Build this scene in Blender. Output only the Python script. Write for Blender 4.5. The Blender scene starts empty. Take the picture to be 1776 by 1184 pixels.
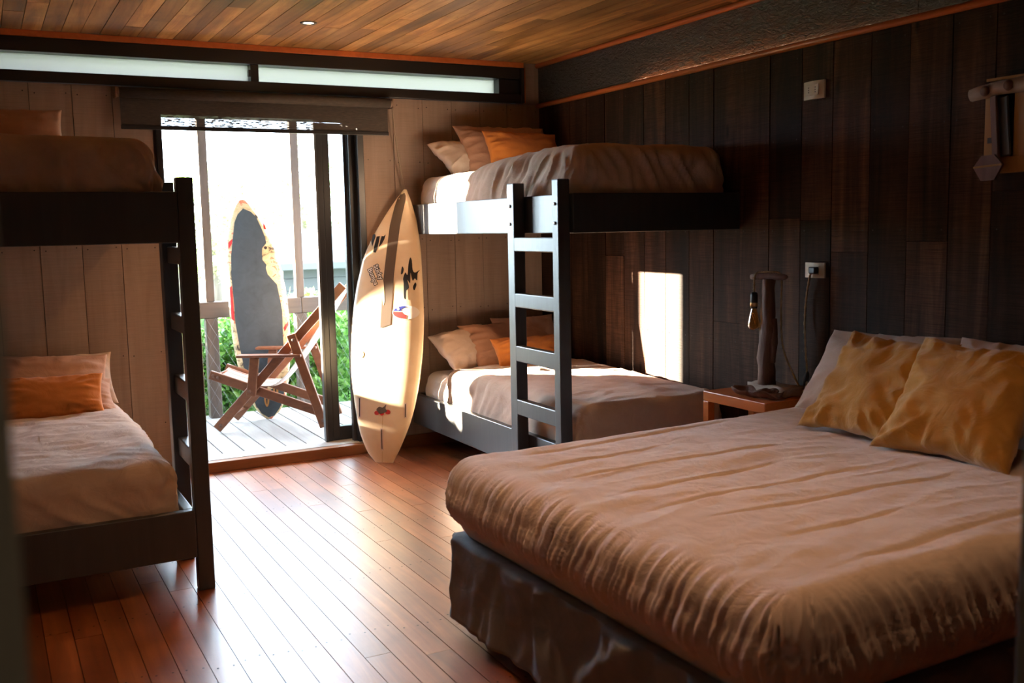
import bpy, bmesh, math, random
from mathutils import Vector, Matrix, noise, Euler

random.seed(7)
scene = bpy.context.scene
COL = scene.collection

# ------------------------------------------------------------------ camera
def cam_axes(yaw, pit, rol):
    f = Vector((math.sin(yaw)*math.cos(pit), math.cos(yaw)*math.cos(pit), -math.sin(pit)))
    r = Vector((math.cos(yaw), -math.sin(yaw), 0))
    d = f.cross(r)
    c, s = math.cos(rol), math.sin(rol)
    return c*r + s*d, -s*r + c*d, f
RT, DN, FW = cam_axes(*[math.radians(a) for a in (27.97, 6.566, 1.174)])
cd = bpy.data.cameras.new('camera')
cd.sensor_width = 36.0
cd.lens = 1730.0/1776.0*36.0
cd.clip_start = 0.02
cd.dof.use_dof = True
cd.dof.focus_distance = 5.6
cd.dof.aperture_fstop = 4.0
cam = bpy.data.objects.new('camera', cd)
COL.objects.link(cam)
cam.matrix_world = Matrix(((RT.x, -DN.x, -FW.x, 0), (RT.y, -DN.y, -FW.y, 0), (RT.z, -DN.z, -FW.z, 1.5), (0, 0, 0, 1)))
scene.camera = cam

# ------------------------------------------------------------------ world, sun, exposure
world = bpy.data.worlds.new('world')
scene.world = world
world.use_nodes = True
wn = world.node_tree
bg = wn.nodes['Background']
bg.inputs['Color'].default_value = (0.66, 0.83, 1.0, 1)
bg.inputs['Strength'].default_value = 6.0

sd = bpy.data.lights.new('sun', 'SUN')
sd.energy = 42.0
sd.color = (1.0, 0.84, 0.62)
sd.angle = math.radians(0.6)
sun = bpy.data.objects.new('sun', sd)
COL.objects.link(sun)
sun.rotation_euler = Vector((1.055, -0.834, -0.262)).to_track_quat('-Z', 'Y').to_euler()
sun.location = (-8, 14, 5)

vs = scene.view_settings
vs.view_transform = 'Standard'
vs.look = 'None'
vs.gamma = 1.0
vs.exposure = 2.45
vs.use_curve_mapping = False
cy = scene.cycles
cy.use_denoising = True
cy.max_bounces = 10
cy.diffuse_bounces = 6
cy.glossy_bounces = 4
cy.transmission_bounces = 8
cy.transparent_max_bounces = 16
cy.sample_clamp_indirect = 8.0
cy.caustics_reflective = False
cy.caustics_refractive = False

# ------------------------------------------------------------------ materials
def new_mat(name):
    m = bpy.data.materials.new(name)
    m.use_nodes = True
    nt = m.node_tree
    return m, nt, nt.nodes['Principled BSDF']
def nd(nt, typ, **kw):
    n = nt.nodes.new(typ)
    for k, v in kw.items():
        if k.startswith('i_'):
            n.inputs[k[2:].replace('_', ' ')].default_value = v
        else:
            setattr(n, k, v)
    return n
def lk(nt, a, b):
    nt.links.new(a, b)
def ramp(nt, fac, stops):
    r = nt.nodes.new('ShaderNodeValToRGB')
    el = r.color_ramp.elements
    while len(el) < len(stops):
        el.new(0.5)
    for e, (p, c) in zip(el, stops):
        e.position = p
        e.color = (c[0], c[1], c[2], 1)
    lk(nt, fac, r.inputs['Fac'])
    return r
def plain(name, col, rough=0.5, metal=0.0, spec=0.5):
    m, nt, b = new_mat(name)
    b.inputs['Base Color'].default_value = (*col, 1)
    b.inputs['Roughness'].default_value = rough
    b.inputs['Metallic'].default_value = metal
    b.inputs['Specular IOR Level'].default_value = spec
    return m
def coords(nt, scale, rnd=40.0):
    """world position + a per-object random shift, scaled per axis"""
    g = nd(nt, 'ShaderNodeNewGeometry')
    oi = nd(nt, 'ShaderNodeObjectInfo')
    mul = nd(nt, 'ShaderNodeMath', operation='MULTIPLY')
    mul.inputs[1].default_value = rnd
    lk(nt, oi.outputs['Random'], mul.inputs[0])
    add = nd(nt, 'ShaderNodeVectorMath', operation='ADD')
    lk(nt, g.outputs['Position'], add.inputs[0])
    lk(nt, mul.outputs[0], add.inputs[1])
    mp = nd(nt, 'ShaderNodeVectorMath', operation='MULTIPLY')
    lk(nt, add.outputs[0], mp.inputs[0])
    mp.inputs[1].default_value = scale
    return mp.outputs[0], oi.outputs['Random'], add.outputs[0]
def wood(name, stops, axis=2, across=14.0, along=1.1, rough=(0.45, 0.65), bump=0.25, vary=0.35, saw=0.0, spec=0.5, knots=0.0, knot_col=(0.03, 0.012, 0.006), stain=None, coat=0.0, sawcol=0.0):
    m, nt, b = new_mat(name)
    sc = [across]*3
    sc[axis] = along
    v, rnd, pos = coords(nt, sc)
    n1 = nd(nt, 'ShaderNodeTexNoise', i_Scale=1.0, i_Detail=7.0, i_Roughness=0.62, i_Distortion=0.8)
    lk(nt, v, n1.inputs['Vector'])
    col = ramp(nt, n1.outputs['Fac'], stops).outputs['Color']
    if stain:
        sc0 = [1.6]*3
        v0, _, _ = coords(nt, sc0)
        n0 = nd(nt, 'ShaderNodeTexNoise', i_Scale=1.0, i_Detail=5.0, i_Roughness=0.6)
        lk(nt, v0, n0.inputs['Vector'])
        rr = ramp(nt, n0.outputs['Fac'], [(0.42, (0, 0, 0)), (0.66, (1, 1, 1))])
        mx = nd(nt, 'ShaderNodeMixRGB', blend_type='MULTIPLY')
        mx.inputs['Color2'].default_value = (*stain, 1)
        lk(nt, rr.outputs['Color'], mx.inputs['Fac'])
        lk(nt, col, mx.inputs['Color1'])
        col = mx.outputs['Color']
    if knots > 0:
        sc3 = [5.0]*3
        sc3[axis] = 1.7
        v3, _, _ = coords(nt, sc3)
        vo = nd(nt, 'ShaderNodeTexVoronoi', i_Scale=1.0)
        lk(nt, v3, vo.inputs['Vector'])
        kr = ramp(nt, vo.outputs['Distance'], [(0.03*knots, (1, 1, 1)), (0.13*knots, (0, 0, 0))])
        mx = nd(nt, 'ShaderNodeMixRGB')
        mx.inputs['Color2'].default_value = (*knot_col, 1)
        lk(nt, kr.outputs['Color'], mx.inputs['Fac'])
        lk(nt, col, mx.inputs['Color1'])
        col = mx.outputs['Color']
    hsv = nd(nt, 'ShaderNodeHueSaturation')
    mr = nd(nt, 'ShaderNodeMapRange')
    mr.inputs['To Min'].default_value = 1.0 - vary
    mr.inputs['To Max'].default_value = 1.0 + vary
    lk(nt, rnd, mr.inputs['Value'])
    lk(nt, mr.outputs[0], hsv.inputs['Value'])
    lk(nt, col, hsv.inputs['Color'])
    lk(nt, hsv.outputs['Color'], b.inputs['Base Color'])
    r2 = nd(nt, 'ShaderNodeMapRange')
    r2.inputs['To Min'].default_value = rough[0]
    r2.inputs['To Max'].default_value = rough[1]
    lk(nt, n1.outputs['Fac'], r2.inputs['Value'])
    lk(nt, r2.outputs[0], b.inputs['Roughness'])
    b.inputs['Specular IOR Level'].default_value = spec
    b.inputs['Coat Weight'].default_value = coat
    b.inputs['Coat Roughness'].default_value = 0.33
    bp = nd(nt, 'ShaderNodeBump', i_Strength=bump, i_Distance=0.01)
    hgt = n1.outputs['Fac']
    if saw > 0:
        sc2 = [6.0]*3
        sc2[axis] = 260.0
        v2, _, _ = coords(nt, sc2)
        n2 = nd(nt, 'ShaderNodeTexNoise', i_Scale=1.0, i_Detail=3.0, i_Roughness=0.6)
        lk(nt, v2, n2.inputs['Vector'])
        ad = nd(nt, 'ShaderNodeMath', operation='MULTIPLY_ADD')
        ad.inputs[1].default_value = saw
        lk(nt, n2.outputs['Fac'], ad.inputs[0])
        lk(nt, n1.outputs['Fac'], ad.inputs[2])
        hgt = ad.outputs[0]
        if sawcol > 0:
            sr = ramp(nt, n2.outputs['Fac'], [(0.35, (1-sawcol, 1-sawcol, 1-sawcol)), (0.62, (1, 1, 1))])
            mm = nd(nt, 'ShaderNodeMixRGB', blend_type='MULTIPLY')
            mm.inputs['Fac'].default_value = 1.0
            lk(nt, hsv.outputs['Color'], mm.inputs['Color1'])
            lk(nt, sr.outputs['Color'], mm.inputs['Color2'])
            lk(nt, mm.outputs['Color'], b.inputs['Base Color'])
    lk(nt, hgt, bp.inputs['Height'])
    lk(nt, bp.outputs[0], b.inputs['Normal'])
    return m
def fabric(name, col, col2=None, rough=0.9, weave=900.0, crease=0.35, sheen=0.2, crease_scale=9.0):
    m, nt, b = new_mat(name)
    col2 = col2 or tuple(c*0.82 for c in col)
    tc = nd(nt, 'ShaderNodeTexCoord')
    n1 = nd(nt, 'ShaderNodeTexNoise', i_Scale=crease_scale, i_Detail=6.0, i_Roughness=0.6, i_Distortion=1.2)
    lk(nt, tc.outputs['Object'], n1.inputs['Vector'])
    r = ramp(nt, n1.outputs['Fac'], [(0.3, col2), (0.7, col)])
    lk(nt, r.outputs['Color'], b.inputs['Base Color'])
    b.inputs['Roughness'].default_value = rough
    b.inputs['Specular IOR Level'].default_value = 0.15
    b.inputs['Sheen Weight'].default_value = sheen
    b.inputs['Sheen Roughness'].default_value = 0.5
    n2 = nd(nt, 'ShaderNodeTexNoise', i_Scale=weave, i_Detail=1.0)
    lk(nt, tc.outputs['Object'], n2.inputs['Vector'])
    b1 = nd(nt, 'ShaderNodeBump', i_Strength=crease, i_Distance=0.02)
    lk(nt, n1.outputs['Fac'], b1.inputs['Height'])
    b2 = nd(nt, 'ShaderNodeBump', i_Strength=0.15, i_Distance=0.001)
    lk(nt, n2.outputs['Fac'], b2.inputs['Height'])
    lk(nt, b1.outputs[0], b2.inputs['Normal'])
    lk(nt, b2.outputs[0], b.inputs['Normal'])
    return m

M = {}
M['floor'] = wood('floor varnish', [(0.25, (0.17, 0.045, 0.014)), (0.5, (0.30, 0.090, 0.027)), (0.75, (0.43, 0.16, 0.055))], axis=1, across=16, along=1.0, rough=(0.34, 0.48), bump=0.06, vary=0.2, spec=0.5, stain=(0.55, 0.45, 0.40), coat=0.5)
M['ceiling'] = wood('ceiling pine', [(0.28, (0.19, 0.08, 0.024)), (0.5, (0.47, 0.235, 0.075)), (0.7, (0.68, 0.40, 0.155))], axis=1, across=10, along=0.8, rough=(0.42, 0.6), bump=0.15, vary=0.38, knots=0.8, knot_col=(0.07, 0.03, 0.015), stain=(0.62, 0.62, 0.5))
M['wall_pale'] = wood('whitewashed pine', [(0.2, (0.27, 0.20, 0.165)), (0.5, (0.35, 0.265, 0.22)), (0.8, (0.42, 0.325, 0.27))], axis=2, across=12, along=0.9, rough=(0.6, 0.8), bump=0.10, vary=0.07, saw=0.35, sawcol=0.12, spec=0.25)
M['wall_dark'] = wood('dark stained planks', [(0.28, (0.014, 0.008, 0.006)), (0.45, (0.046, 0.022, 0.014)), (0.60, (0.095, 0.045, 0.027)), (0.78, (0.19, 0.10, 0.062))], axis=2, across=9, along=0.7, rough=(0.6, 0.8), bump=0.3, vary=0.5, saw=0.7, sawcol=0.45, spec=0.16, knots=0.7, knot_col=(0.015, 0.008, 0.006))
M['trim_red'] = wood('red pine trim', [(0.2, (0.50, 0.12, 0.032)), (0.8, (0.68, 0.20, 0.055))], axis=1, across=20, along=2, rough=(0.35, 0.5), bump=0.05, vary=0.05)
M['base_wood'] = wood('brown baseboard', [(0.2, (0.15, 0.055, 0.02)), (0.8, (0.30, 0.12, 0.045))], axis=0, across=20, along=2, rough=(0.35, 0.5), bump=0.05, vary=0.1)
M['black_wood'] = wood('black stained timber', [(0.2, (0.014, 0.015, 0.017)), (0.8, (0.040, 0.043, 0.047))], axis=2, across=30, along=3, rough=(0.36, 0.50), bump=0.12, vary=0.1, saw=0.15, spec=0.9, coat=0.3)
M['black_frame'] = plain('black window frame', (0.018, 0.018, 0.020), 0.38, 0.0, 0.5)
M['alu'] = plain('dark aluminium', (0.10, 0.10, 0.105), 0.35, 0.6)
M['dark_back'] = plain('dark gap', (0.012, 0.009, 0.008), 0.9)
M['nail'] = plain('dark nail head', (0.035, 0.022, 0.018), 0.5)
M['bolt'] = plain('steel bolt', (0.45, 0.45, 0.46), 0.3, 1.0)
M['deck'] = wood('weathered deck', [(0.2, (0.24, 0.22, 0.21)), (0.8, (0.42, 0.39, 0.37))], axis=1, across=18, along=1.5, rough=(0.5, 0.7), bump=0.2, vary=0.12)
M['rail_wood'] = wood('grey brown railing', [(0.2, (0.05, 0.034, 0.026)), (0.8, (0.105, 0.076, 0.058))], axis=0, across=18, along=2, rough=(0.55, 0.75), bump=0.2, vary=0.1)
M['post_wood'] = wood('grey brown post', [(0.2, (0.05, 0.034, 0.026)), (0.8, (0.105, 0.076, 0.058))], axis=2, across=18, along=2, rough=(0.55, 0.75), bump=0.2, vary=0.1)
M['chair_wood'] = wood('oiled hardwood', [(0.2, (0.10, 0.030, 0.011)), (0.8, (0.235, 0.088, 0.034))], axis=0, across=14, along=6, rough=(0.4, 0.55), bump=0.08, vary=0.15)
M['stand'] = wood('orange varnished pine', [(0.2, (0.46, 0.10, 0.018)), (0.8, (0.64, 0.19, 0.038))], axis=1, across=22, along=2.5, rough=(0.25, 0.38), bump=0.03, vary=0.06)
M['drift'] = wood('dark driftwood', [(0.2, (0.06, 0.026, 0.016)), (0.5, (0.15, 0.072, 0.048)), (0.8, (0.27, 0.15, 0.105))], axis=2, across=22, along=2.5, rough=(0.55, 0.75), bump=0.5, vary=0.1)
M['drift_pale'] = wood('pale driftwood', [(0.2, (0.22, 0.15, 0.11)), (0.8, (0.42, 0.31, 0.24))], axis=1, across=24, along=3, rough=(0.6, 0.8), bump=0.4, vary=0.1)
M['mustard_wood'] = wood('mustard painted plank', [(0.2, (0.30, 0.13, 0.03)), (0.8, (0.48, 0.24, 0.06))], axis=2, across=18, along=2, rough=(0.5, 0.7), bump=0.15, vary=0.1)
M['paddle'] = wood('stained paddle wood', [(0.2, (0.10, 0.045, 0.03)), (0.8, (0.22, 0.11, 0.08))], axis=2, across=20, along=2, rough=(0.4, 0.6), bump=0.1, vary=0.1)
M['duvet'] = fabric('taupe cotton', (0.63, 0.56, 0.55), (0.55, 0.485, 0.475), crease=0.35)
M['duvet_bunk'] = fabric('beige cotton', (0.56, 0.43, 0.345), (0.48, 0.36, 0.285), crease=0.3)
M['sheet'] = fabric('pale sheet', (0.72, 0.64, 0.58), (0.65, 0.57, 0.51), crease=0.2)
M['pillow_pale'] = fabric('pale pillow cotton', (0.68, 0.57, 0.50), (0.60, 0.49, 0.42), crease=0.2)
M['pillow_mauve'] = fabric('dusty rose cotton', (0.50, 0.30, 0.215), (0.43, 0.25, 0.18), crease=0.25)
M['pillow_beige'] = fabric('beige pillow cotton', (0.54, 0.43, 0.36), (0.48, 0.37, 0.31), crease=0.2)
M['orange'] = fabric('burnt orange linen', (0.56, 0.205, 0.045), (0.48, 0.165, 0.035), crease=0.25)
M['mustard'] = fabric('mustard velvet', (0.46, 0.255, 0.06), (0.35, 0.178, 0.036), crease=0.5, sheen=0.35)
M['skirt'] = fabric('charcoal bed skirt', (0.25, 0.28, 0.31), (0.19, 0.215, 0.24), crease=0.15, rough=0.95, sheen=0.0)
M['mattress'] = fabric('mattress ticking', (0.55, 0.5, 0.45), crease=0.1)
M['white_plastic'] = plain('ivory plastic', (0.62, 0.55, 0.43), 0.35)
M['black_plastic'] = plain('black plastic', (0.012, 0.012, 0.013), 0.35)
M['brass'] = plain('brass collar', (0.55, 0.38, 0.16), 0.3, 1.0)
M['cord'] = fabric('twisted jute cord', (0.58, 0.43, 0.24), (0.40, 0.28, 0.14), crease=0.6, crease_scale=160.0)
M['blind_cord'] = fabric('pale bead cord', (0.42, 0.34, 0.26), (0.3, 0.24, 0.18), crease=0.5, crease_scale=200.0)
M['grey_roof'] = plain('grey metal roof', (0.085, 0.098, 0.11), 0.6)
M['grey_wall'] = plain('grey cladding', (0.04, 0.04, 0.042), 0.7)
M['ground'] = plain('garden ground', (0.10, 0.13, 0.05), 0.95)
M['hall'] = plain('hall paint', (0.20, 0.17, 0.14), 0.8)
M['jamb'] = plain('dark jamb paint', (0.16, 0.145, 0.12), 0.6)
M['exterior'] = plain('exterior cladding', (0.16, 0.12, 0.10), 0.8)
M['steel'] = plain('galvanised wire', (0.16, 0.16, 0.16), 0.6, 0.2)
M['black_print'] = plain('black print', (0.012, 0.012, 0.014), 0.35)
M['red_print'] = plain('red print', (0.55, 0.03, 0.03), 0.35)
M['blue_print'] = plain('blue print', (0.02, 0.03, 0.22), 0.35)
M['white_print'] = plain('white print', (0.85, 0.84, 0.80), 0.35)
M['gold_print'] = plain('faded gold print', (0.50, 0.33, 0.13), 0.4)
M['stripe'] = plain('grey brown stripe', (0.115, 0.085, 0.065), 0.3)

def osb_black():
    m, nt, b = new_mat('black painted strand board')
    g = nd(nt, 'ShaderNodeNewGeometry')
    mp = nd(nt, 'ShaderNodeVectorMath', operation='MULTIPLY')
    mp.inputs[1].default_value = (1, 16, 42)
    lk(nt, g.outputs['Position'], mp.inputs[0])
    n = nd(nt, 'ShaderNodeTexNoise', i_Scale=1.0, i_Detail=5.0, i_Roughness=0.6, i_Distortion=2.0)
    lk(nt, mp.outputs[0], n.inputs['Vector'])
    r = ramp(nt, n.outputs['Fac'], [(0.3, (0.022, 0.026, 0.028)), (0.7, (0.05, 0.057, 0.06))])
    lk(nt, r.outputs['Color'], b.inputs['Base Color'])
    b.inputs['Roughness'].default_value = 0.30
    b.inputs['Specular IOR Level'].default_value = 0.8
    bp = nd(nt, 'ShaderNodeBump', i_Strength=0.8, i_Distance=0.02)
    lk(nt, n.outputs['Fac'], bp.inputs['Height'])
    lk(nt, bp.outputs[0], b.inputs['Normal'])
    return m
M['osb'] = osb_black()

def glass_clear(name, tint=(0.93, 0.96, 0.95), refl=0.10):
    m = bpy.data.materials.new(name)
    m.use_nodes = True
    nt = m.node_tree
    nt.nodes.remove(nt.nodes['Principled BSDF'])
    out = nt.nodes['Material Output']
    t = nd(nt, 'ShaderNodeBsdfTransparent')
    t.inputs['Color'].default_value = (*tint, 1)
    g = nd(nt, 'ShaderNodeBsdfGlossy')
    g.inputs['Roughness'].default_value = 0.02
    lw = nd(nt, 'ShaderNodeLayerWeight', i_Blend=refl)
    mx = nd(nt, 'ShaderNodeMixShader')
    lk(nt, lw.outputs['Fresnel'], mx.inputs['Fac'])
    lk(nt, t.outputs[0], mx.inputs[1])
    lk(nt, g.outputs[0], mx.inputs[2])
    lk(nt, mx.outputs[0], out.inputs['Surface'])
    return m
M['glass'] = glass_clear('clear door glass')
M['amber'] = glass_clear('amber bulb glass', (0.95, 0.66, 0.30), 0.25)
def frosted():
    m = bpy.data.materials.new('frosted glass')
    m.use_nodes = True
    nt = m.node_tree
    nt.nodes.remove(nt.nodes['Principled BSDF'])
    out = nt.nodes['Material Output']
    t = nd(nt, 'ShaderNodeBsdfTranslucent')
    t.inputs['Color'].default_value = (0.50, 0.475, 0.455, 1)
    lk(nt, t.outputs[0], out.inputs['Surface'])
    return m
M['frosted'] = frosted()
def blind_mat():
    m, nt, b = new_mat('woven blind fabric')
    g = nd(nt, 'ShaderNodeNewGeometry')
    mp = nd(nt, 'ShaderNodeVectorMath', operation='MULTIPLY')
    mp.inputs[1].default_value = (30, 1, 150)
    lk(nt, g.outputs['Position'], mp.inputs[0])
    n = nd(nt, 'ShaderNodeTexNoise', i_Scale=1.0, i_Detail=3.0, i_Roughness=0.6)
    lk(nt, mp.outputs[0], n.inputs['Vector'])
    col = ramp(nt, n.outputs['Fac'], [(0.3, (0.035, 0.030, 0.026)), (0.7, (0.085, 0.070, 0.060))])
    lk(nt, col.outputs['Color'], b.inputs['Base Color'])
    b.inputs['Roughness'].default_value = 0.8
    hole = ramp(nt, n.outputs['Fac'], [(0.44, (1, 1, 1)), (0.50, (0.90, 0.90, 0.90))])
    lk(nt, hole.outputs['Color'], b.inputs['Alpha'])
    return m
M['blind'] = blind_mat()
def leaf_mat(name, c1, c2):
    m, nt, b = new_mat(name)
    g = nd(nt, 'ShaderNodeNewGeometry')
    r = ramp(nt, g.outputs['Random Per Island'], [(0.1, c1), (0.9, c2)])
    lk(nt, r.outputs['Color'], b.inputs['Base Color'])
    b.inputs['Roughness'].default_value = 0.5
    b.inputs['Subsurface Weight'].default_value = 0.0
    b.inputs['Transmission Weight'].default_value = 0.0
    tr = nd(nt, 'ShaderNodeBsdfTranslucent')
    lk(nt, r.outputs['Color'], tr.inputs['Color'])
    mx = nd(nt, 'ShaderNodeMixShader')
    mx.inputs['Fac'].default_value = 0.35
    lk(nt, b.outputs[0], mx.inputs[1])
    lk(nt, tr.outputs[0], mx.inputs[2])
    lk(nt, mx.outputs[0], nt.nodes['Material Output'].inputs['Surface'])
    return m
M['leaf'] = leaf_mat('hedge leaves', (0.07, 0.20, 0.035), (0.22, 0.42, 0.09))
M['leaf_pale'] = leaf_mat('pale tree leaves', (0.20, 0.32, 0.08), (0.38, 0.50, 0.16))
def resin(name, c1, c2):
    m, nt, b = new_mat(name)
    tc = nd(nt, 'ShaderNodeTexCoord')
    n = nd(nt, 'ShaderNodeTexNoise', i_Scale=4.5, i_Detail=5.0, i_Roughness=0.55)
    lk(nt, tc.outputs['Object'], n.inputs['Vector'])
    r = ramp(nt, n.outputs['Fac'], [(0.25, c2), (0.6, c1)])
    lk(nt, r.outputs['Color'], b.inputs['Base Color'])
    b.inputs['Roughness'].default_value = 0.28
    b.inputs['Coat Weight'].default_value = 0.3
    return m
M['board'] = resin('yellowed board resin', (0.80, 0.68, 0.49), (0.68, 0.53, 0.34))
def worn_print():
    m, nt, b = new_mat('worn printed board')
    tc = nd(nt, 'ShaderNodeTexCoord')
    n = nd(nt, 'ShaderNodeTexNoise', i_Scale=7.0, i_Detail=5.0, i_Roughness=0.7, i_Distortion=1.5)
    lk(nt, tc.outputs['Object'], n.inputs['Vector'])
    r = ramp(nt, n.outputs['Fac'], [(0.36, (0.05, 0.03, 0.025)), (0.43, (0.55, 0.42, 0.22)), (0.55, (0.70, 0.58, 0.36)), (0.60, (0.60, 0.10, 0.05)), (0.70, (0.66, 0.5, 0.28))])
    lk(nt, r.outputs['Color'], b.inputs['Base Color'])
    b.inputs['Roughness'].default_value = 0.45
    return m
M['board_worn'] = worn_print()
M['pad'] = fabric('slate grip pad', (0.062, 0.078, 0.09), (0.045, 0.057, 0.066), rough=0.75, crease=0.15)
def stripes():
    m, nt, b = new_mat('striped canvas')
    tc = nd(nt, 'ShaderNodeTexCoord')
    sp = nd(nt, 'ShaderNodeSeparateXYZ')
    lk(nt, tc.outputs['Object'], sp.inputs[0])
    mu = nd(nt, 'ShaderNodeMath', operation='MULTIPLY')
    mu.inputs[1].default_value = 15.0
    lk(nt, sp.outputs['Y'], mu.inputs[0])
    fr = nd(nt, 'ShaderNodeMath', operation='FRACT')
    lk(nt, mu.outputs[0], fr.inputs[0])
    r = ramp(nt, fr.outputs[0], [(0.0, (0.78, 0.72, 0.66)), (0.62, (0.78, 0.72, 0.66)), (0.66, (0.52, 0.25, 0.20)), (1.0, (0.52, 0.25, 0.20))])
    lk(nt, r.outputs['Color'], b.inputs['Base Color'])
    b.inputs['Roughness'].default_value = 0.9
    return m
M['canvas'] = stripes()
def emit(name, col, s):
    m, nt, b = new_mat(name)
    b.inputs['Emission Color'].default_value = (*col, 1)
    b.inputs['Emission Strength'].default_value = s
    return m
M['lamp_on'] = emit('lit downlight', (1.0, 0.78, 0.5), 9.0)

# ------------------------------------------------------------------ helpers
def prop(o, label=None, cat=None, group=None, kind=None):
    if label: o['label'] = label
    if cat: o['category'] = cat
    if group: o['group'] = group
    if kind: o['kind'] = kind
    return o
def empty(name, loc, label, cat, group=None, rz=0.0, kind=None):
    o = bpy.data.objects.new(name, None)
    o.empty_display_size = 0.1
    COL.objects.link(o)
    o.location = loc
    o.rotation_euler = (0, 0, rz)
    return prop(o, label, cat, group, kind)
def link(name, me, mat, parent=None, smooth=False):
    o = bpy.data.objects.new(name, me)
    COL.objects.link(o)
    if mat is not None and not me.materials:
        me.materials.append(M[mat] if isinstance(mat, str) else mat)
    if smooth:
        for p in me.polygons: p.use_smooth = True
    if parent is not None:
        o.parent = parent
    return o
def mesh(name, verts, faces):
    me = bpy.data.meshes.new(name)
    me.from_pydata([tuple(v) for v in verts], [], faces)
    me.update()
    return me
def org(parent):
    """world position of a parent without rotation (loc chain)"""
    v = Vector((0, 0, 0))
    p = parent
    while p is not None:
        v = v + p.location
        p = p.parent
    return v
def box(name, x0, x1, y0, y1, z0, z1, mat, parent=None, bevel=0.0, local=False):
    c = Vector(((x0+x1)/2, (y0+y1)/2, (z0+z1)/2))
    bm = bmesh.new()
    bmesh.ops.create_cube(bm, size=1.0)
    for v in bm.verts:
        v.co = Vector((v.co.x*(x1-x0), v.co.y*(y1-y0), v.co.z*(z1-z0)))
    if bevel > 0:
        bmesh.ops.bevel(bm, geom=list(bm.edges), offset=bevel, segments=2, profile=0.5, affect='EDGES')
    me = bpy.data.meshes.new(name)
    bm.to_mesh(me)
    bm.free()
    o = link(name, me, mat, parent)
    o.location = c if (parent is None or local) else c - org(parent)
    return o
UNIT = {}
def piece(name, x0, x1, y0, y1, z0, z1, mat, parent):
    """a plank: shared unit-cube mesh, scaled object"""
    if mat not in UNIT:
        me = mesh('plank_'+mat, [(a, b, c) for a in (-.5, .5) for b in (-.5, .5) for c in (-.5, .5)],
                  [(0, 1, 3, 2), (4, 6, 7, 5), (0, 4, 5, 1), (2, 3, 7, 6), (0, 2, 6, 4), (1, 5, 7, 3)])
        me.materials.append(M[mat])
        UNIT[mat] = me
    o = bpy.data.objects.new(name, UNIT[mat])
    COL.objects.link(o)
    o.parent = parent
    o.scale = (x1-x0, y1-y0, z1-z0)
    o.location = Vector(((x0+x1)/2, (y0+y1)/2, (z0+z1)/2)) - (org(parent) if parent else Vector((0, 0, 0)))
    return o
def bar(name, a, b, w, h, mat, parent=None, up=Vector((0, 0, 1)), bevel=0.004):
    """rectangular bar from a to b; w across, h along up; coordinates in the parent's frame"""
    a, b = Vector(a), Vector(b)
    d = (b-a)
    L = d.length
    d.normalize()
    s = d.cross(Vector(up))
    if s.length < 1e-5:
        s = d.cross(Vector((0, 1, 0)))
    s.normalize()
    u = s.cross(d)
    bm = bmesh.new()
    bmesh.ops.create_cube(bm, size=1.0)
    for v in bm.verts:
        v.co = Vector((v.co.x*L, v.co.y*w, v.co.z*h))
    if bevel > 0:
        bmesh.ops.bevel(bm, geom=list(bm.edges), offset=bevel, segments=1, profile=0.5, affect='EDGES')
    me = bpy.data.meshes.new(name)
    bm.to_mesh(me)
    bm.free()
    o = link(name, me, mat, parent)
    mt = Matrix(((d.x, s.x, u.x, 0), (d.y, s.y, u.y, 0), (d.z, s.z, u.z, 0), (0, 0, 0, 1)))
    o.matrix_local = Matrix.Translation((a+b)/2) @ mt
    return o
def tube_mesh(pts, radii, seg=10, twist=0.0, lumps=0.0, cap=True, squash=1.0):
    pts = [Vector(p) for p in pts]
    n = len(pts)
    if not hasattr(radii, '__len__'):
        radii = [radii]*n
    vs_, fs = [], []
    ref = Vector((0, 0, 1))
    for i, p in enumerate(pts):
        t = (pts[min(i+1, n-1)] - pts[max(i-1, 0)]).normalized()
        r = Vector((0, 1, 0)) if abs(t.z) > 0.9 else Vector((0, 0, 1))
        s = t.cross(r).normalized()
        u = s.cross(t)
        for j in range(seg):
            a = 2*math.pi*j/seg + twist*i
            rr = radii[i]
            if lumps:
                rr *= 1 + lumps*noise.noise(Vector((math.cos(a)*1.3+p.x*7, math.sin(a)*1.3+p.y*7, p.z*9)))
            vs_.append(p + s*math.cos(a)*rr + u*math.sin(a)*rr*squash)
    for i in range(n-1):
        for j in range(seg):
            k = (j+1) % seg
            fs.append((i*seg+j, i*seg+k, (i+1)*seg+k, (i+1)*seg+j))
    if cap:
        fs.append(tuple(reversed(range(seg))))
        fs.append(tuple((n-1)*seg+j for j in range(seg)))
    return vs_, fs
def tube(name, pts, radii, mat, parent=None, seg=10, **kw):
    v, f = tube_mesh(pts, radii, seg, **kw)
    return link(name, mesh(name, v, f), mat, parent, smooth=True)
def lathe(name, prof, mat, parent=None, seg=24, smooth=True):
    vs_, fs = [], []
    n = len(prof)
    for r, z in prof:
        for j in range(seg):
            a = 2*math.pi*j/seg
            vs_.append((r*math.cos(a), r*math.sin(a), z))
    for i in range(n-1):
        for j in range(seg):
            k = (j+1) % seg
            fs.append((i*seg+j, i*seg+k, (i+1)*seg+k, (i+1)*seg+j))
    fs.append(tuple(reversed(range(seg))))
    fs.append(tuple((n-1)*seg+j for j in range(seg)))
    return link(name, mesh(name, vs_, fs), mat, parent, smooth=smooth)
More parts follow.
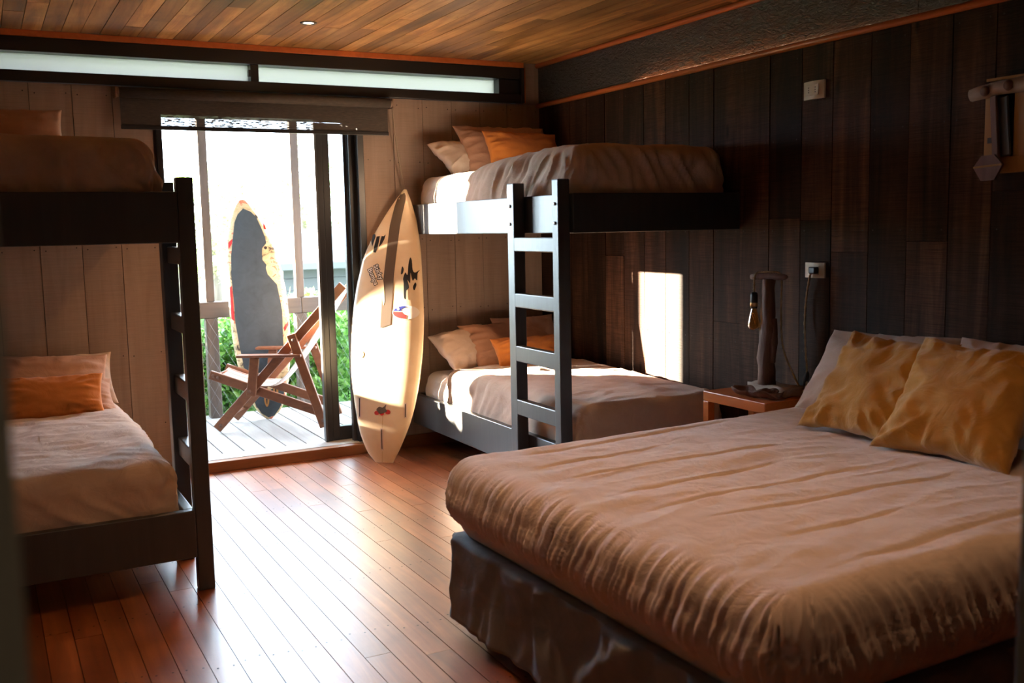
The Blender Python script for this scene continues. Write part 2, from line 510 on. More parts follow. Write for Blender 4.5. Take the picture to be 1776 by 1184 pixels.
def discs(name, pts, normal, r, mat, parent, thick=0.0008):
    """many small raised nail heads as one mesh"""
    nrm = Vector(normal)
    a = nrm.orthogonal().normalized()
    b = nrm.cross(a)
    vs_, fs = [], []
    off = org(parent) if parent else Vector((0, 0, 0))
    for p in pts:
        p = Vector(p) - off + nrm*thick
        k = len(vs_)
        for j in range(6):
            t = j*math.pi/3
            vs_.append(p + a*math.cos(t)*r + b*math.sin(t)*r)
        fs.append(tuple(range(k, k+6)))
    o = link(name, mesh(name, vs_, fs), mat, parent)
    o['kind'] = 'stuff'
    return o

YB, XR, XL, YF, ZC = 6.33, 3.62, -0.35, 0.60, 2.645

# ------------------------------------------------------------------ floor
fl = prop(box('floor', XL-0.2, XR+0.2, YF-0.1, YB+0.02, -0.12, -0.02, 'dark_back'), 'glossy red brown varnished plank floor of the bedroom', 'floor', kind='structure')
x = 0.905 - 0.0985*13
nails = []
while x < XR:
    cuts = [YF]
    y = YF + random.uniform(0.5, 2.6)
    while y < YB-0.4:
        cuts.append(y)
        y += random.uniform(1.7, 3.3)
    cuts.append(YB)
    for a, b in zip(cuts, cuts[1:]):
        dz = random.uniform(-0.0008, 0.0)
        piece('floor_board', max(x, XL)+0.0014, min(x+0.0985, XR)-0.0014, a+0.0008, b-0.0008, -0.02, dz, 'floor', fl)
    for k in range(9):
        yy = 0.95+0.62*k+random.uniform(-0.03, 0.03)
        nails.append((x+0.022, yy, 0.0))
        nails.append((x+0.076, yy+random.uniform(-0.02, 0.02), 0.0))
    x += 0.0985
discs('nail_heads', nails, (0, 0, 1), 0.0045, 'nail', fl)

# ------------------------------------------------------------------ ceiling
cl = prop(box('ceiling', XL-0.2, XR+0.2, YF-0.1, YB+0.17, ZC+0.02, ZC+0.2, 'dark_back'), 'warm pine tongue and groove board ceiling', 'ceiling', kind='structure')
x = 0.30 - 0.1015*7
nails = []
while x < XR:
    cuts = [YF]
    y = YF + random.uniform(0.3, 2.4)
    while y < YB-0.3:
        cuts.append(y)
        y += random.uniform(1.2, 2.8)
    cuts.append(YB)
    for a, b in zip(cuts, cuts[1:]):
        piece('ceiling_board', max(x, XL)+0.0018, min(x+0.1015, XR)-0.0018, a+0.001, b-0.001, ZC+random.uniform(-0.001, 0.001), ZC+0.02, 'ceiling', cl)
    for k in range(12):
        yy = 0.85+0.47*k+random.uniform(-0.03, 0.03)
        nails.append((x+0.02, yy, ZC))
        nails.append((x+0.08, yy, ZC))
    x += 0.1015
discs('nail_heads', nails, (0, 0, -1), 0.0035, 'nail', cl, 0.0014)

# ------------------------------------------------------------------ back wall (planks, clerestory, door)
DX0, DX1, DZ1 = 0.985, 2.282, 2.235          # door opening
wb = prop(box('wall_back', XL-0.2, DX0, YB+0.02, YB+0.16, -0.05, 2.36, 'exterior'), 'pale whitewashed vertical plank wall around the sliding door', 'wall', kind='structure')
box('backing', DX1, XR+0.2, YB+0.02, YB+0.16, -0.05, 2.36, 'exterior', wb)
box('backing', DX0, DX1, YB+0.02, YB+0.16, DZ1, 2.36, 'exterior', wb)
box('backing', 3.50, XR+0.2, YB+0.02, YB+0.16, 2.36, ZC+0.05, 'exterior', wb)
seams = [XL, -0.13, 0.09, 0.315, 0.538, 0.754, 0.972]
nails = []
def plank_nails(x0, x1, zs):
    for z in zs:
        nails.append((x0+0.03, YB-0.001, z+random.uniform(-0.01, 0.01)))
        nails.append((x1-0.03, YB-0.001, z+random.uniform(-0.01, 0.01)))
for a, b in zip(seams, seams[1:]):
    piece('wall_plank', a+0.0018, b-0.0018, YB+random.uniform(-0.002, 0.001), YB+0.02, 0.0, 2.36, 'wall_pale', wb)
    plank_nails(a, b, (0.35, 0.78, 1.42, 1.86, 2.31))
rs = [2.284, 2.498, 2.712, 2.928, 3.144, 3.357, 3.62]
for a, b in zip(rs, rs[1:]):
    piece('wall_plank', a+0.0016, b-0.0016, YB+random.uniform(-0.002, 0.001), YB+0.02, 0.0, 2.36, 'wall_pale', wb)
    plank_nails(a, b, (0.35, 0.95, 1.42, 1.95, 2.31))
hs = [0.972, 1.20, 1.42, 1.64, 1.86, 2.08, 2.284]
for a, b in zip(hs, hs[1:]):
    piece('wall_plank', a+0.0018, b-0.0018, YB, YB+0.02, DZ1, 2.36, 'wall_pale', wb)
piece('wall_plank', 3.487, XR-0.001, YB-0.001, YB+0.02, 2.361, ZC, 'wall_pale', wb)
discs('nail_heads', nails, (0, -1, 0), 0.0042, 'nail', wb, 0.002)

w1 = prop(empty('window_1', (XL, YB, 2.36), 'long narrow black framed clerestory window below the ceiling', 'window', kind='structure'))
box('frame', XL, 3.48, YB-0.03, YB+0.12, 2.362, 2.423, 'black_frame', w1, 0.003)
box('frame', XL, 3.48, YB-0.03, YB+0.12, 2.527, 2.606, 'black_frame', w1, 0.003)
box('frame', 3.297, 3.48, YB-0.005, YB+0.12, 2.423, 2.527, 'black_frame', w1, 0.002)
box('frame', 3.455, 3.48, YB-0.045, YB-0.004, 2.364, 2.604, 'black_frame', w1, 0.003)
box('mullion', 1.565, 1.615, YB-0.015, YB+0.10, 2.423, 2.527, 'black_frame', w1, 0.002)
box('latch', 1.548, 1.566, YB-0.03, YB+0.0, 2.452, 2.492, 'black_frame', w1, 0.003)
box('pane', XL, 1.565, YB+0.055, YB+0.061, 2.423, 2.527, 'frosted', w1)
box('pane', 1.615, 3.297, YB+0.075, YB+0.081, 2.423, 2.527, 'frosted', w1)
t1 = prop(box('trim_1', XL, 3.486, YB-0.028, YB+0.10, 2.607, ZC-0.001, 'trim_red', None, 0.004), 'red brown timber trim between the long window and the ceiling', 'trim', kind='structure')
prop(box('trim_2', 3.481, 3.495, YB-0.03, YB+0.02, 2.365, 2.606, 'trim_red'), 'thin upright red timber strip ending the long window', 'trim', kind='structure')

# baseboards / sill
prop(box('baseboard_back', 2.30, XR, YB-0.022, YB-0.003, 0.0, 0.085, 'base_wood', None, 0.003), 'brown wooden baseboard under the pale plank wall behind the surfboard', 'baseboard', kind='structure')
prop(box('baseboard_left', XL, 0.975, YB-0.022, YB-0.003, 0.0, 0.085, 'base_wood', None, 0.003), 'brown wooden baseboard along the pale wall behind the bunk by the blind', 'baseboard', kind='structure')
d1 = empty('door_1', (DX0, YB, 0.0), 'black framed sliding glass door standing open to the deck', 'door', kind='structure')
box('sill', 0.978, 2.298, YB-0.022, YB+0.04, 0.0, 0.066, 'base_wood', d1, 0.003)
box('threshold', 0.985, 2.282, YB+0.04, YB+0.20, 0.0, 0.069, 'deck', d1, 0.003)
box('frame', DX0, DX0+0.035, YB-0.012, YB+0.15, 0.067, DZ1, 'black_frame', d1, 0.003)
box('frame', 2.240, DX1, YB-0.012, YB+0.16, 0.067, DZ1, 'black_wood', d1, 0.003)
box('frame', 2.195, 2.240, YB+0.04, YB+0.14, 0.070, DZ1, 'black_frame', d1, 0.003)
box('frame', DX0, DX1, YB-0.012, YB+0.15, DZ1-0.03, DZ1+0.005, 'black_frame', d1, 0.003)
box('jamb_strip', 2.174, 2.194, YB+0.09, YB+0.13, 0.070, DZ1-0.03, 'alu', d1, 0.002)
sl = box('sliding_panel', 2.015, 2.055, YB+0.165, YB+0.205, 0.071, DZ1-0.03, 'black_frame', d1, 0.004)
SLO = org(sl)
def slbox(name, x0, x1, y0, y1, z0, z1, mat, bev):
    o = box(name, x0, x1, y0, y1, z0, z1, mat, None, bev)
    loc = o.location.copy()
    o.parent = sl
    o.location = loc - SLO
    return o
slbox('stile', 2.055, 2.105, YB+0.172, YB+0.215, 0.071, DZ1-0.03, 'black_frame', 0.004)
slbox('stile', 1.998, 2.013, YB+0.15, YB+0.195, 0.071, DZ1-0.03, 'alu', 0.002)
slbox('bottom_rail', 2.105, 2.86, YB+0.175, YB+0.212, 0.071, 0.165, 'black_frame', 0.004)
slbox('top_rail', 2.105, 2.86, YB+0.175, YB+0.212, DZ1-0.09, DZ1-0.03, 'black_frame', 0.004)
slbox('stile', 2.80, 2.86, YB+0.175, YB+0.212, 0.166, DZ1-0.091, 'black_frame', 0.004)
slbox('pane', 2.105, 2.80, YB+0.192, YB+0.197, 0.166, DZ1-0.091, 'glass', 0)

# ------------------------------------------------------------------ right wall
wr = prop(box('wall_right', XR+0.02, XR+0.2, YF-0.1, YB+0.02, -0.05, ZC+0.05, 'dark_back'), 'dark stained rough sawn vertical plank wall behind the beds', 'wall', kind='structure')
ys = [0.60, 0.82, 1.04, 1.27, 1.50, 1.73, 1.97, 2.21, 2.445, 2.67, 2.872, 3.086, 3.302, 3.53, 3.732, 3.956, 4.178, 4.40, 4.616, 4.841, 5.056, 5.274, 5.485, 5.70, 5.91, 6.12, 6.33]
joints = {3.302: 1.347, 3.732: 1.512, 3.53: 1.50, 2.872: 1.40, 4.178: 0.95, 5.274: 1.30, 2.445: 1.6}
nails = []
for a, b in zip(ys, ys[1:]):
    zz = [0.0]
    if a in joints: zz.append(joints[a])
    zz.append(2.335)
    for z0, z1 in zip(zz, zz[1:]):
        piece('wall_plank', XR+random.uniform(-0.003, 0.002), XR+0.02, a+0.002, b-0.002, z0+0.001, z1-0.001, 'wall_dark', wr)
    for z in (0.4, 0.85, 1.45, 1.9, 2.29):
        nails.append((XR-0.001, a+0.03, z))
        nails.append((XR-0.001, b-0.03, z))
discs('nail_heads', nails, (-1, 0, 0), 0.004, 'nail', wr, 0.003)
for k, (a, b) in enumerate(((0.6, 3.05), (3.05, 6.33))):
    box('fascia_panel', XR-0.004, XR+0.02, a+0.001, b-0.001, 2.365, 2.632, 'osb', wr)
def roundbar(name, z, label):
    o = tube(name, [(XR-0.012, YF, z), (XR-0.012, YB-0.002, z)], 0.017, 'trim_red', seg=12)
    return prop(o, label, 'trim', kind='structure')
roundbar('trim_3', 2.350, 'orange timber strip along the top of the dark planks')
roundbar('trim_4', 2.630, 'orange timber strip where the black band meets the ceiling')

# left and front walls, unseen hallway added to keep sky light out
wl = prop(box('wall_left', XL-0.2, XL-0.02, YF-0.1, YB+0.02, -0.05, ZC+0.05, 'dark_back'), 'pale plank wall beside the bunk bed', 'wall', kind='structure')
y = YF
while y < YB-0.02:
    b = min(y+0.22, YB)
    piece('wall_plank', XL-0.02, XL+random.uniform(-0.002, 0.002), y+0.002, b-0.002, 0.0, ZC-0.001, 'wall_pale', wl)
    y += 0.22
JX0, JX1 = 0.0075, 0.889
wf = prop(box('wall_front', XL-0.2, JX0-0.06, 0.505, YF, -0.05, ZC+0.05, 'wall_dark'), 'dark plank wall around the entrance doorway', 'wall', kind='structure')
box('wall_segment', JX1+0.06, XR+0.2, 0.505, YF, -0.05, ZC+0.05, 'wall_dark', wf)
box('wall_segment', JX0-0.06, JX1+0.06, 0.505, YF, 2.09, ZC+0.05, 'wall_dark', wf)
d2 = empty('door_2', (0.43, 0.55, 0.0), 'dark grey door jambs of the entrance doorway', 'door', kind='structure')
box('jamb', JX0-0.06, JX0, 0.49, YF+0.012, 0.0, 2.05, 'jamb', d2, 0.003)
box('jamb', JX1, JX1+0.06, 0.49, YF+0.012, 0.0, 2.05, 'jamb', d2, 0.003)
box('head_jamb', JX0-0.06, JX1+0.06, 0.49, YF+0.012, 2.05, 2.09, 'jamb', d2, 0.003)
hall = [('wall_hall_left', -0.66, -0.56, -1.5, 0.505, -0.05, 2.5, 'plain painted hall side wall added out of view beside the left jamb'),
        ('wall_hall_right', 1.5, 1.6, -1.5, 0.505, -0.05, 2.5, 'plain painted hall side wall added out of view beside the right jamb'),
        ('wall_hall_back', -0.66, 1.6, -1.6, -1.5, -0.05, 2.5, 'plain painted hall end wall added out of view'),
        ('ceiling_hall', -0.66, 1.6, -1.6, 0.505, 2.5, 2.6, 'plain painted hall ceiling added out of view'),
        ('floor_hall', -0.66, 1.6, -1.6, 0.505, -0.12, -0.02, 'plain hall floor added out of view')]
for n_, a, b, c, d, e, f, lab in hall:
    prop(box(n_, a, b, c, d, e, f, 'hall'), lab, n_.split('_')[0], kind='structure')
hl = empty('hall_fill_lamp', (0.45, -0.9, 2.5), 'round fill lamp added out of view in the hall to light the jambs', 'lamp')  # unseen lamp added to brighten the door jambs
lathe('shade', [(0.10, 0.0), (0.10, -0.04), (0.07, -0.06), (0.001, -0.062)], 'lamp_on', hl, 20)
prop(box('roof', XL-0.4, XR+0.5, 0.3, 6.95, ZC+0.21, ZC+0.28, 'exterior'), 'roof slab with a short eave above the sliding door', 'roof', kind='structure')

# ------------------------------------------------------------------ downlights
def downlight(loc, label, watts):
    e = empty('downlight', loc, label, 'downlight', 'recessed ceiling downlights')
    lathe('trim_ring', [(0.030, 0.0), (0.030, -0.004), (0.044, -0.005), (0.047, 0.0)], 'alu', e, 24)
    l = lathe('lamp_disc', [(0.001, -0.0012), (0.029, -0.0012), (0.029, 0.0)], 'lamp_on', e, 20)
    ld = bpy.data.lights.new('downlight', 'SPOT')
    ld.energy = watts
    ld.color = (1.0, 0.50, 0.22)
    ld.spot_size = math.radians(115)
    ld.spot_blend = 0.8
    ld.shadow_soft_size = 0.03
    lo = bpy.data.objects.new('downlight_bulb', ld)
    COL.objects.link(lo)
    lo.parent = e
    lo.location = (0, 0, -0.012)
    return e
downlight((1.706, 5.538, ZC-0.0015), 'small round recessed downlight glowing in the pine ceiling', 16)
downlight((1.30, 2.75, ZC-0.0015), 'unseen recessed downlight added as warm fill over the floor between the beds', 14)  # added fill lamp, warms the duvet fronts on the bunks
downlight((2.15, 1.45, ZC-0.0015), 'unseen recessed downlight added as warm fill over the near corner of the large bed', 5)  # added fill lamp, warm light on the bed corner

# ------------------------------------------------------------------ terrace
deck = prop(box('floor_deck', -2.6, 5.2, YB+0.2, 8.02, -0.2, 0.035, 'dark_back'), 'weathered pale grey board deck outside the door', 'deck', kind='structure')
x = -2.6
while x < 5.19:
    piece('deck_board', x+0.005, x+0.135, YB+0.201, 8.01, 0.036, 0.064+random.uniform(-0.001, 0.001), 'deck', deck)
    x += 0.14
rl = empty('deck_railing', (1.5, 7.88, 0.065), 'grey brown timber railing with tall posts along the deck edge', 'railing')
for px_ in (-1.95, -1.25, -0.55, 0.15, 0.85, 1.555, 2.262, 2.965, 3.67, 4.37):
    box('post', px_-0.045, px_+0.045, 7.85, 7.94, 0.065, 0.845, 'post_wood', rl, 0.004)
    box('post', px_-0.033, px_+0.033, 7.865, 7.925, 0.972, 2.75, 'post_wood', rl, 0.004)
for a, b in ((-2.5, 0.85), (0.85, 2.262), (2.262, 5.0)):
    box('top_rail', a+0.001, b-0.001, 7.845, 7.945, 0.846, 0.970, 'rail_wood', rl, 0.006)
wv, wf_ = [], []
def wire(a, b, r=0.0009):
    a, b = Vector(a)-rl.location, Vector(b)-rl.location
    d = (b-a).normalized()
    s = d.cross(Vector((0, 1, 0))).normalized()
    k = len(wv)
    for p in (a, b):
        wv.extend([p+s*r, p-s*r*0.5+Vector((0, r, 0)), p-s*r*0.5-Vector((0, r, 0))])
    for j in range(3):
        q = (j+1) % 3
        wf_.append((k+j, k+q, k+3+q, k+3+j))
xx = 0.6
while xx < 3.0:
    wire((xx, 7.838, 0.07), (xx+0.42, 7.838, 0.845))
    wire((xx, 7.836, 0.845), (xx+0.42, 7.836, 0.07))
    xx += 0.07
net = link('wire_netting', mesh('wire_netting', wv, wf_), 'steel', rl)
net['kind'] = 'stuff'
prop(box('wall_sun_block', -0.12, 0.20, YB+0.205, 7.40, 0.066, 2.84, 'exterior'), 'unseen timber clad wall added to cut the sun beside the door', 'wall', kind='structure')  # added out of view to trim one edge of the sun strip
prop(box('ground', -60, 60, 8.05, 120, -0.75, -0.65, 'ground'), 'green garden ground beyond the deck', 'ground', kind='structure')

prop(box('roof_deck_shade', -2.6, 5.2, 6.96, 8.10, 2.752, 2.83, 'exterior'), 'unseen flat timber roof added over the tall posts to shade the deck', 'roof', kind='structure')  # added out of view to shade the deck and what stands on it

def leaf_cloud(name, n, size, shape, mat, parent, seed):
    rnd = random.Random(seed)
    vs_, fs = [], []
    for _ in range(n):
        p = shape(rnd)
        d = Vector((rnd.gauss(0, 1), rnd.gauss(0, 1), rnd.gauss(0.2, 0.8))).normalized()
        s = d.cross(Vector((rnd.gauss(0, 1), rnd.gauss(0, 1), rnd.gauss(0, 1)))).normalized()
        l = size*rnd.uniform(0.6, 1.3)
        w = l*0.42
        k = len(vs_)
        vs_.extend([p, p+d*l*0.5+s*w*0.5, p+d*l, p+d*l*0.5-s*w*0.5])
        fs.append((k, k+1, k+2, k+3))
    o = link(name, mesh(name, vs_, fs), mat, parent)
    o['kind'] = 'stuff'
    return o
def shrub(loc, rx, ry, h, n, size, label, seed, mat='leaf'):
    e = empty('shrub', loc, label, 'shrub', 'garden shrubs behind the railing')
    def shape(r):
        while True:
            v = Vector((r.uniform(-1, 1), r.uniform(-1, 1), r.uniform(0, 1)))
            q = v.x**4+v.y**4 + (max(0.0, v.z-0.45)/0.55)**4
            if (0.12 < q or v.z > 0.6) and q < 0.95 + 0.3*noise.noise(v*3+Vector((seed, 0, 0))):
                return Vector((v.x*rx, v.y*ry, v.z*h))
    leaf_cloud('foliage', n, size, shape, mat, e, seed)
    core = lathe('sun_block_core', [(0.02, 0.0), (0.75, 0.12), (0.8, 0.45), (0.62, 0.72), (0.05, 0.86)], 'leaf', e, 12)  # solid core added inside the leaves to block the low sun
    core.scale = (rx*1.15, ry*1.0, h*1.05)
    return e
sh = [(-2.45, 8.75, 0.54, 1.86, ''), (-1.35, 8.80, 0.54, 1.86, ''), (-0.25, 8.70, 0.54, 1.86, ''), (0.72, 8.75, 0.42, 1.72, ''),
      (1.42, 8.55, 0.27, 1.55, ''), (1.98, 8.62, 0.27, 1.50, ''), (2.54, 8.55, 0.27, 1.60, ''), (3.20, 8.72, 0.37, 1.66, ''), (4.05, 8.80, 0.46, 1.66, '')]
shl = ['leafy shrub far along the railing past the added wall', 'leafy shrub second past the added wall', 'leafy shrub just past the added wall', 'leafy shrub behind the railing hidden by the bunk post',
       'bright green shrub below the rail behind the bare post nearest the bunk ladder', 'bright green shrub behind the standing worn surfboard', 'bright green shrub behind the folding deck chair', 'green shrub seen through the glass of the sliding door', 'leafy shrub beyond the closed end of the sliding door']
for k, ((a, b, r, h, _), lab) in enumerate(zip(sh, shl)):
    shrub((a, b, -0.65), r, 0.5, h, 6500, 0.09, lab, k+1)
def tree(loc, h, r, n, label, seed):
    e = empty('garden_tree', loc, label, 'tree')
    tube('trunk', [(0, 0, 0), (0.1, 0, h*0.3), (0.0, 0.1, h*0.65)], [0.16, 0.12, 0.06], 'post_wood', e, 8)
    def shape(rd):
        while True:
            v = Vector((rd.uniform(-1, 1), rd.uniform(-1, 1), rd.uniform(-1, 1)))
            if v.length < 1 and noise.noise(v*2.3+Vector((seed*3.1, 0, 0))) > -0.12:
                return Vector((v.x*r, v.y*r, h*0.68 + v.z*h*0.36))
    leaf_cloud('crown', n, 0.17, shape, 'leaf_pale', e, seed)
tree((4.2, 21.0, -0.65), 3.4, 1.2, 2600, 'pale green garden tree beyond the worn surfboard', 21)
tree((6.9, 23.5, -0.65), 4.3, 1.3, 2400, 'pale sunlit tree left of the grey roofed house', 22)
# neighbouring house
hs_ = empty('neighbour_house', (6.0, 15.5, -0.65), 'low grey house with a pitched metal roof beyond the railing', 'house')
box('wall', 3.95, 8.5, 14.6, 17.5, -0.65, 0.999, 'grey_wall', hs_)
for k in range(8):
    zz = 0.98 - 0.18*(k+1)
    box('cladding_board', 3.94, 8.5, 14.565, 14.598, zz+0.004, zz+0.176, 'grey_wall', hs_)
rv = [Vector(v)-hs_.location for v in [(3.60, 14.2, 1.06), (8.8, 14.2, 1.06), (8.8, 16.2, 1.53), (4.75, 16.2, 1.53), (3.60, 18.2, 1.06), (8.8, 18.2, 1.06),
      (3.60, 14.2, 1.00), (8.8, 14.2, 1.00), (8.8, 18.2, 1.00), (3.60, 18.2, 1.00)]]
link('roof', mesh('roof', rv, [(0, 1, 2, 3), (3, 2, 5, 4), (0, 3, 4), (1, 5, 2), (6, 7, 1, 0), (9, 8, 7, 6), (4, 9, 6, 0), (1, 7, 8, 5), (5, 8, 9, 4)]), 'grey_roof', hs_)
box('gutter', 3.58, 8.82, 14.12, 14.195, 0.94, 1.045, 'grey_wall', hs_, 0.01)

# ------------------------------------------------------------------ roller blind
rb = empty('roller_blind', (1.61, 6.285, 2.34), 'brown woven roller blind mostly rolled up above the sliding door', 'blind')
BL0, BL1 = 0.785, 2.452
tv, tf = tube_mesh([(BL0, 6.262, 2.318), (BL1, 6.262, 2.318)], 0.030, 20)
tb = link('roll', mesh('roll', [Vector(v)-rb.location for v in tv], tf), 'blind', rb, True)
core = tube('tube_core', [Vector((BL0-0.014, 6.262, 2.318))-rb.location, Vector((BL1+0.012, 6.262, 2.318))-rb.location], 0.0265, 'drift_pale', rb, 16)
fv, ff = [], []
NX = 40
for i in range(NX+1):
    xx = BL0 + 0.006 + (BL1-BL0-0.012)*i/NX
    for j in range(9):
        z = 2.315 - (2.315-2.132)*j/8
        yy = 6.288 + 0.0015*math.sin(xx*9+j)
        fv.append(Vector((xx, yy, z))-rb.location)
for i in range(NX):
    for j in range(8):
        k = i*9+j
        ff.append((k, k+1, k+10, k+9))
link('fabric_sheet', mesh('fabric_sheet', fv, ff), 'blind', rb, True)
box('bottom_bar', BL0+0.004, BL1-0.004, 6.281, 6.295, 2.112, 2.136, 'black_frame', rb, 0.003)
for xx in (BL0-0.022, BL1+0.012):
    box('bracket', xx, xx+0.012, 6.24, YB-0.003, 2.288, 2.348, 'drift_pale', rb, 0.002)
cp = [Vector(p)-rb.location for p in ((2.472, 6.27, 2.325), (2.480, 6.272, 2.2), (2.497, 6.277, 2.05), (2.525, 6.283, 1.88), (2.545, 6.288, 1.78), (2.56, 6.29, 1.70))]
def smooth_path(pts, n=8):
    out = []
    P = [Vector(p) for p in pts]
    for i in range(len(P)-1):
        p0, p1, p2, p3 = P[max(i-1, 0)], P[i], P[i+1], P[min(i+2, len(P)-1)]
        for k in range(n):
            t = k/n
            out.append(0.5*((2*p1)+(-p0+p2)*t+(2*p0-5*p1+4*p2-p3)*t*t+(-p0+3*p1-3*p2+p3)*t**3))
    out.append(P[-1])
    return out
cpath = smooth_path(cp, 14)
tube('pull_cord', cpath, [0.0045 if i % 2 else 0.0034 for i in range(len(cpath))], 'blind_cord', rb, 6)

# ------------------------------------------------------------------ bunk beds
def bunk(label, sgn, xo, xw, y0, zl, zu, py):
    """xo: outer face of the open side, xw: wall side; sgn +1 when the open side faces -x"""
    r = empty('bunk_bed', ((xo+xw)/2, (y0+YB)/2, 0.0), label, 'bunk bed', 'black timber bunk beds')
    y1 = YB-0.024
    t = 0.042
    def B(name, xa, xb, ya, yb, za, zb, mat='black_wood', bev=0.004):
        return box(name, min(xa, xb), max(xa, xb), ya, yb, za, zb, mat, r, bev)
    for (za, zb) in (zl, zu):
        B('side_rail', xo, xo+sgn*t, y0+t+0.001, y1, za, zb)
        B('front_rail', xo, xw, y0, y0+t, za, zb)
        B('wall_rail', xw-sgn*t, xw, y0+t+0.001, y1, za, zb)
        B('head_rail', xo+sgn*(t+.001), xw-sgn*(t+.001), y1-t, y1, za, zb)
        n = 11
        for k in range(n):
            yy = y0+0.09+(y1-y0-0.25)*k/(n-1)
            B('slat', xo+sgn*(t+.001), xw-sgn*(t+.001), yy, yy+0.07, za+0.045, za+0.063, 'drift_pale', 0.0)
    # ladder outside the open side
    xa, xb = xo-sgn*0.068, xo-sgn*0.001
    posts = []
    for (ya, yb) in py:
        p = B('ladder_post', xa, xb, ya, yb, 0.0, 1.726, bev=0.005)
        posts.append(p)
        for z in (zu[0]+0.05, zu[1]-0.05):
            bo = lathe('bolt', [(0.0001, 0.006), (0.006, 0.006), (0.0085, 0.003), (0.0085, 0.0)], 'bolt', None, 12)
            bo.parent = p
            bo.location = Vector((xa-sgn*0.0005, (ya+yb)/2, z)) - org(p)
            bo.rotation_euler = (0, -sgn*math.pi/2, 0)
    for (za, zb) in ((0.495, 0.578), (0.784, 0.868), (1.074, 1.148), (1.369, 1.442)):
        B('ladder_rung', xa+sgn*0.0006, xa+sgn*0.046, py[0][1]-0.012, py[1][0]+0.012, za, zb, bev=0.005)
    return r
bunk('black timber bunk bed against the dark plank wall with a ladder facing the door', 1, 2.568, 3.612, 4.172, (0.172, 0.378), (1.462, 1.656), ((4.203, 4.264), (4.660, 4.736)))
bunk('black timber bunk bed cropped by the entrance jamb with a ladder on its door side', -1, 0.722, -0.342, 4.205, (0.150, 0.352), (1.462, 1.667), ((4.215, 4.276), (4.665, 4.741)))
